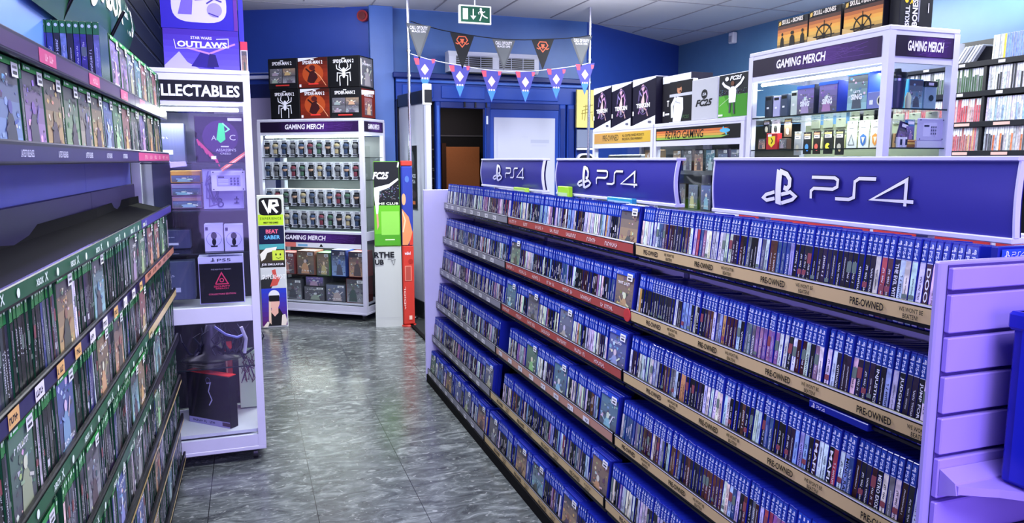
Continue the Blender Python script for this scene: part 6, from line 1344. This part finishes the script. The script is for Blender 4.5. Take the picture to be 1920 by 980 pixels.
m = MB(); m.py = -0.0003; m.ell(0.035, 0.105, 0.010, 0.010, C('#e8c030'), 10); m.text('X', 0.052, 0.092, 0.022, 0.026, C('#e8c030'), 0.05); m.text('SKULL', 0.030, 0.0, 0.024, 0.085, C('#d8d8e0'), 0.03, rot=90); m.text('BONES', 0.068, 0.0, 0.030, 0.115, C('#e8e8f0'), 0.03, rot=90); m.rect(0.10, 0.02, 0.008, 0.09, C('#8a8c98')); m.rect(0.155, 0.06, 0.004, 0.04, WHITE); m.build('front_print', 'print', bk)

# ------------------------------------------------------------------ right wall shelves of grey-looking cases
RX = 4.84
rs = empty('right_wall_shelving', (RX, 5.4, 0), RR); tag(rs, 'dark wall shelving of game cases along the right wall behind the merch cabinet', 'shelving'); LW = 2.2
m = MB(); m.box(0, LW, 0.28, 0.30, 0, 2.3, C('#14161c')); m.build('back_panel', 'paint', rs)
RZ = [2.105, 1.900, 1.690, 1.488, 1.28]
for k, z in enumerate(RZ):
    m = MB(); m.box(0, LW, 0.0, 0.28, z - 0.02, z, C('#14151a')); m.build('shelf', 'paint', rs)
    m = MB(); m.box(0, LW, -0.008, 0.0, z - 0.030, z + 0.008, C('#1c1e24'), 0.002); m.py = -0.0085
    for q in range(7): m.rect(0.1 + q * 0.3, z - 0.022, 0.12 if k > 1 else 0.05, 0.020, C('#c8c8d0') if k < 2 else C('#d0a8a0') if q > 2 and q < 6 else C('#b8bac8'))
    m.build('price_strip', 'plastic', rs)
for i, x in enumerate((0.70, 1.49)): m = MB(); m.box(x, x + 0.02, 0.0, 0.28, 0, 2.1, C('#101218')); m.build('divider', 'paint', rs)
gm = MB(); gm.box(-CT / 2, CT / 2, 0, CD, 0, CH, C('#c0c4cc'), 0.0012); 
GREYC = gm.data('dvd_game_case', 'plastic')
import colorsys
gi = MB(); gi.py = -0.0003; gi.rect(-0.0064, 0.002, 0.0128, 0.166, WHITE, ink=0.0); GINS = gi.data('spine_insert', 'spine_paper')
gi = MB(); gi.py = -0.0003; gi.rect(-0.0064, 0.002, 0.0128, 0.120, WHITE, ink=0.0); gi.rect(-0.0064, 0.122, 0.0128, 0.046, C('#dfe2ea')); GINS2 = gi.data('spine_insert', 'spine_paper')
gi = MB(); gi.py = -0.0003; gi.rect(-0.0064, 0.002, 0.0128, 0.11, WHITE, ink=0.0); gi.rect(-0.0064, 0.112, 0.0128, 0.052, C('#dde0e8')); scrib(gi, -0.003, 0.02, 0.006, 0.07, C('#3a3c44'), random.Random(3), True); GINS3 = gi.data('spine_insert', 'spine_paper')
def rcol(k, s, r):
    if k == 0: return r.choice(['#5a78c0', '#6a88cc']) if s > 1.625 else ('#d8c030' if s > 1.605 else r.choice(['#c0c2c8', '#d4d6dc']))
    if k == 1: return r.choice(['#3a5a3c', '#35553a', '#6a6c70']) if s < 1.50 else r.choice(['#e0e2e8', '#d0d2da', '#2a2c34', '#b8bcc6'])
    if k == 2: return r.choice(['#b04a54', '#b8606a', '#c8a0a4', '#a8444e']) if s < 1.50 else r.choice(['#b8c8dc', '#c8d0dc', '#8aa8c8'])
    return (r.choice(['#b06a6c', '#a85a60', '#8a8c94', '#c09a70']) if s < 1.50 else r.choice(['#d8d8de', '#b0b2ba', '#d07a50', '#4a4c54']))
cnt = 0; rname = ['topmost', 'second', 'third', 'fourth']
for k in range(4):
    s = 0.72; r = random.Random(900 + k); n = 1
    while s < 2.15:
        if k == 0 and 1.20 < s < 1.525: s += 0.016; continue
        if abs(s - 1.50) < 0.02: s = 1.525
        y = 5.4 - s; o = link('grey_game_case', GREYC, None, (RX + 0.012 + r.uniform(0, 0.004), y, RZ[k] + 0.001), rot=(-0.03, 0, RR + r.gauss(0, 0.02)))
        c = link('spine_insert', [GINS, GINS2, GINS3][r.randrange(3)] if k != 0 else GINS, o); c.color = jit(C(rcol(k, s, r)), r, 0.12)
        tag(o, f'older game case, {ordw(n)} from far divider, {rname[k]} shelf, right wall', 'grey game case', 'older game cases on the right wall')
        n += 1; s += 0.0166; cnt += 1
# leaning magazines on the top shelf
for i in range(6):
    m = MB(); m.box(0, 0.012, 0, 0.14, 0, 0.15, C(['#c8ccd4', '#e0e2e8', '#9aa0ac'][i % 3]), 0.001)
    tag(m.build('leaning_game_case', 'plastic', None, (RX + 0.02, 4.17 - i * 0.026, 2.1065), rot=(0, 0.62, RR)), f'grey case leaning over on the topmost shelf of the right wall, {ordw(i + 1)} of six', 'leaning game case', 'leaning cases on the right wall')
m = MB(); m.prism([(0, 0), (0.20, 0), (0.16, 0.10), (0.05, 0.12)], 0, 0.16, C('#14161e')); tag(m.build('dark_bag', 'matt', None, (RX + 0.05, 4.06, 2.1055), RR), 'dark slumped bag on the topmost right wall shelf', 'bag')

# low white unit with red panels behind the console sign
lo = empty('red_panelled_unit', (1.90, 2.75, 0), RR); tag(lo, 'low white unit with red header panels behind the nearest console sign', 'shelving')
m = MB(); m.box(0, 1.95, 0, 0.32, 0, 1.18, C('#c8c8d8'), 0.004); m.build('carcass', 'paint', lo)
m = MB(); m.box(0, 1.95, -0.004, 0.02, 1.18, 1.24, FRAME, 0.003); m.build('header_rail', 'paint', lo)
for i, (a, c) in enumerate(((0.18, 0.34), (0.36, 0.86), (0.88, 1.28), (1.30, 1.90))): m = MB(); m.box(a, c, -0.010, -0.004, 1.195, 1.228, C('#b02a2a')); m.build('red_panel', 'plastic', lo)
# flat pale things lying on that unit between the signs
for i in range(5):
    m = MB(); m.box(0, 0.13, 0, 0.18, 0, 0.014, C(['#c8d8c8', '#b8c4d8', '#d8d8c0', '#c8c8d8', '#b0d0c0'][i]), 0.001); tag(m.build('flat_game_case', 'print', None, (1.93, 2.72 - i * 0.16, 1.2405), RR), f'pale game case lying flat on the red-panelled unit, {ordw(i + 1)} from its far end', 'flat game case')
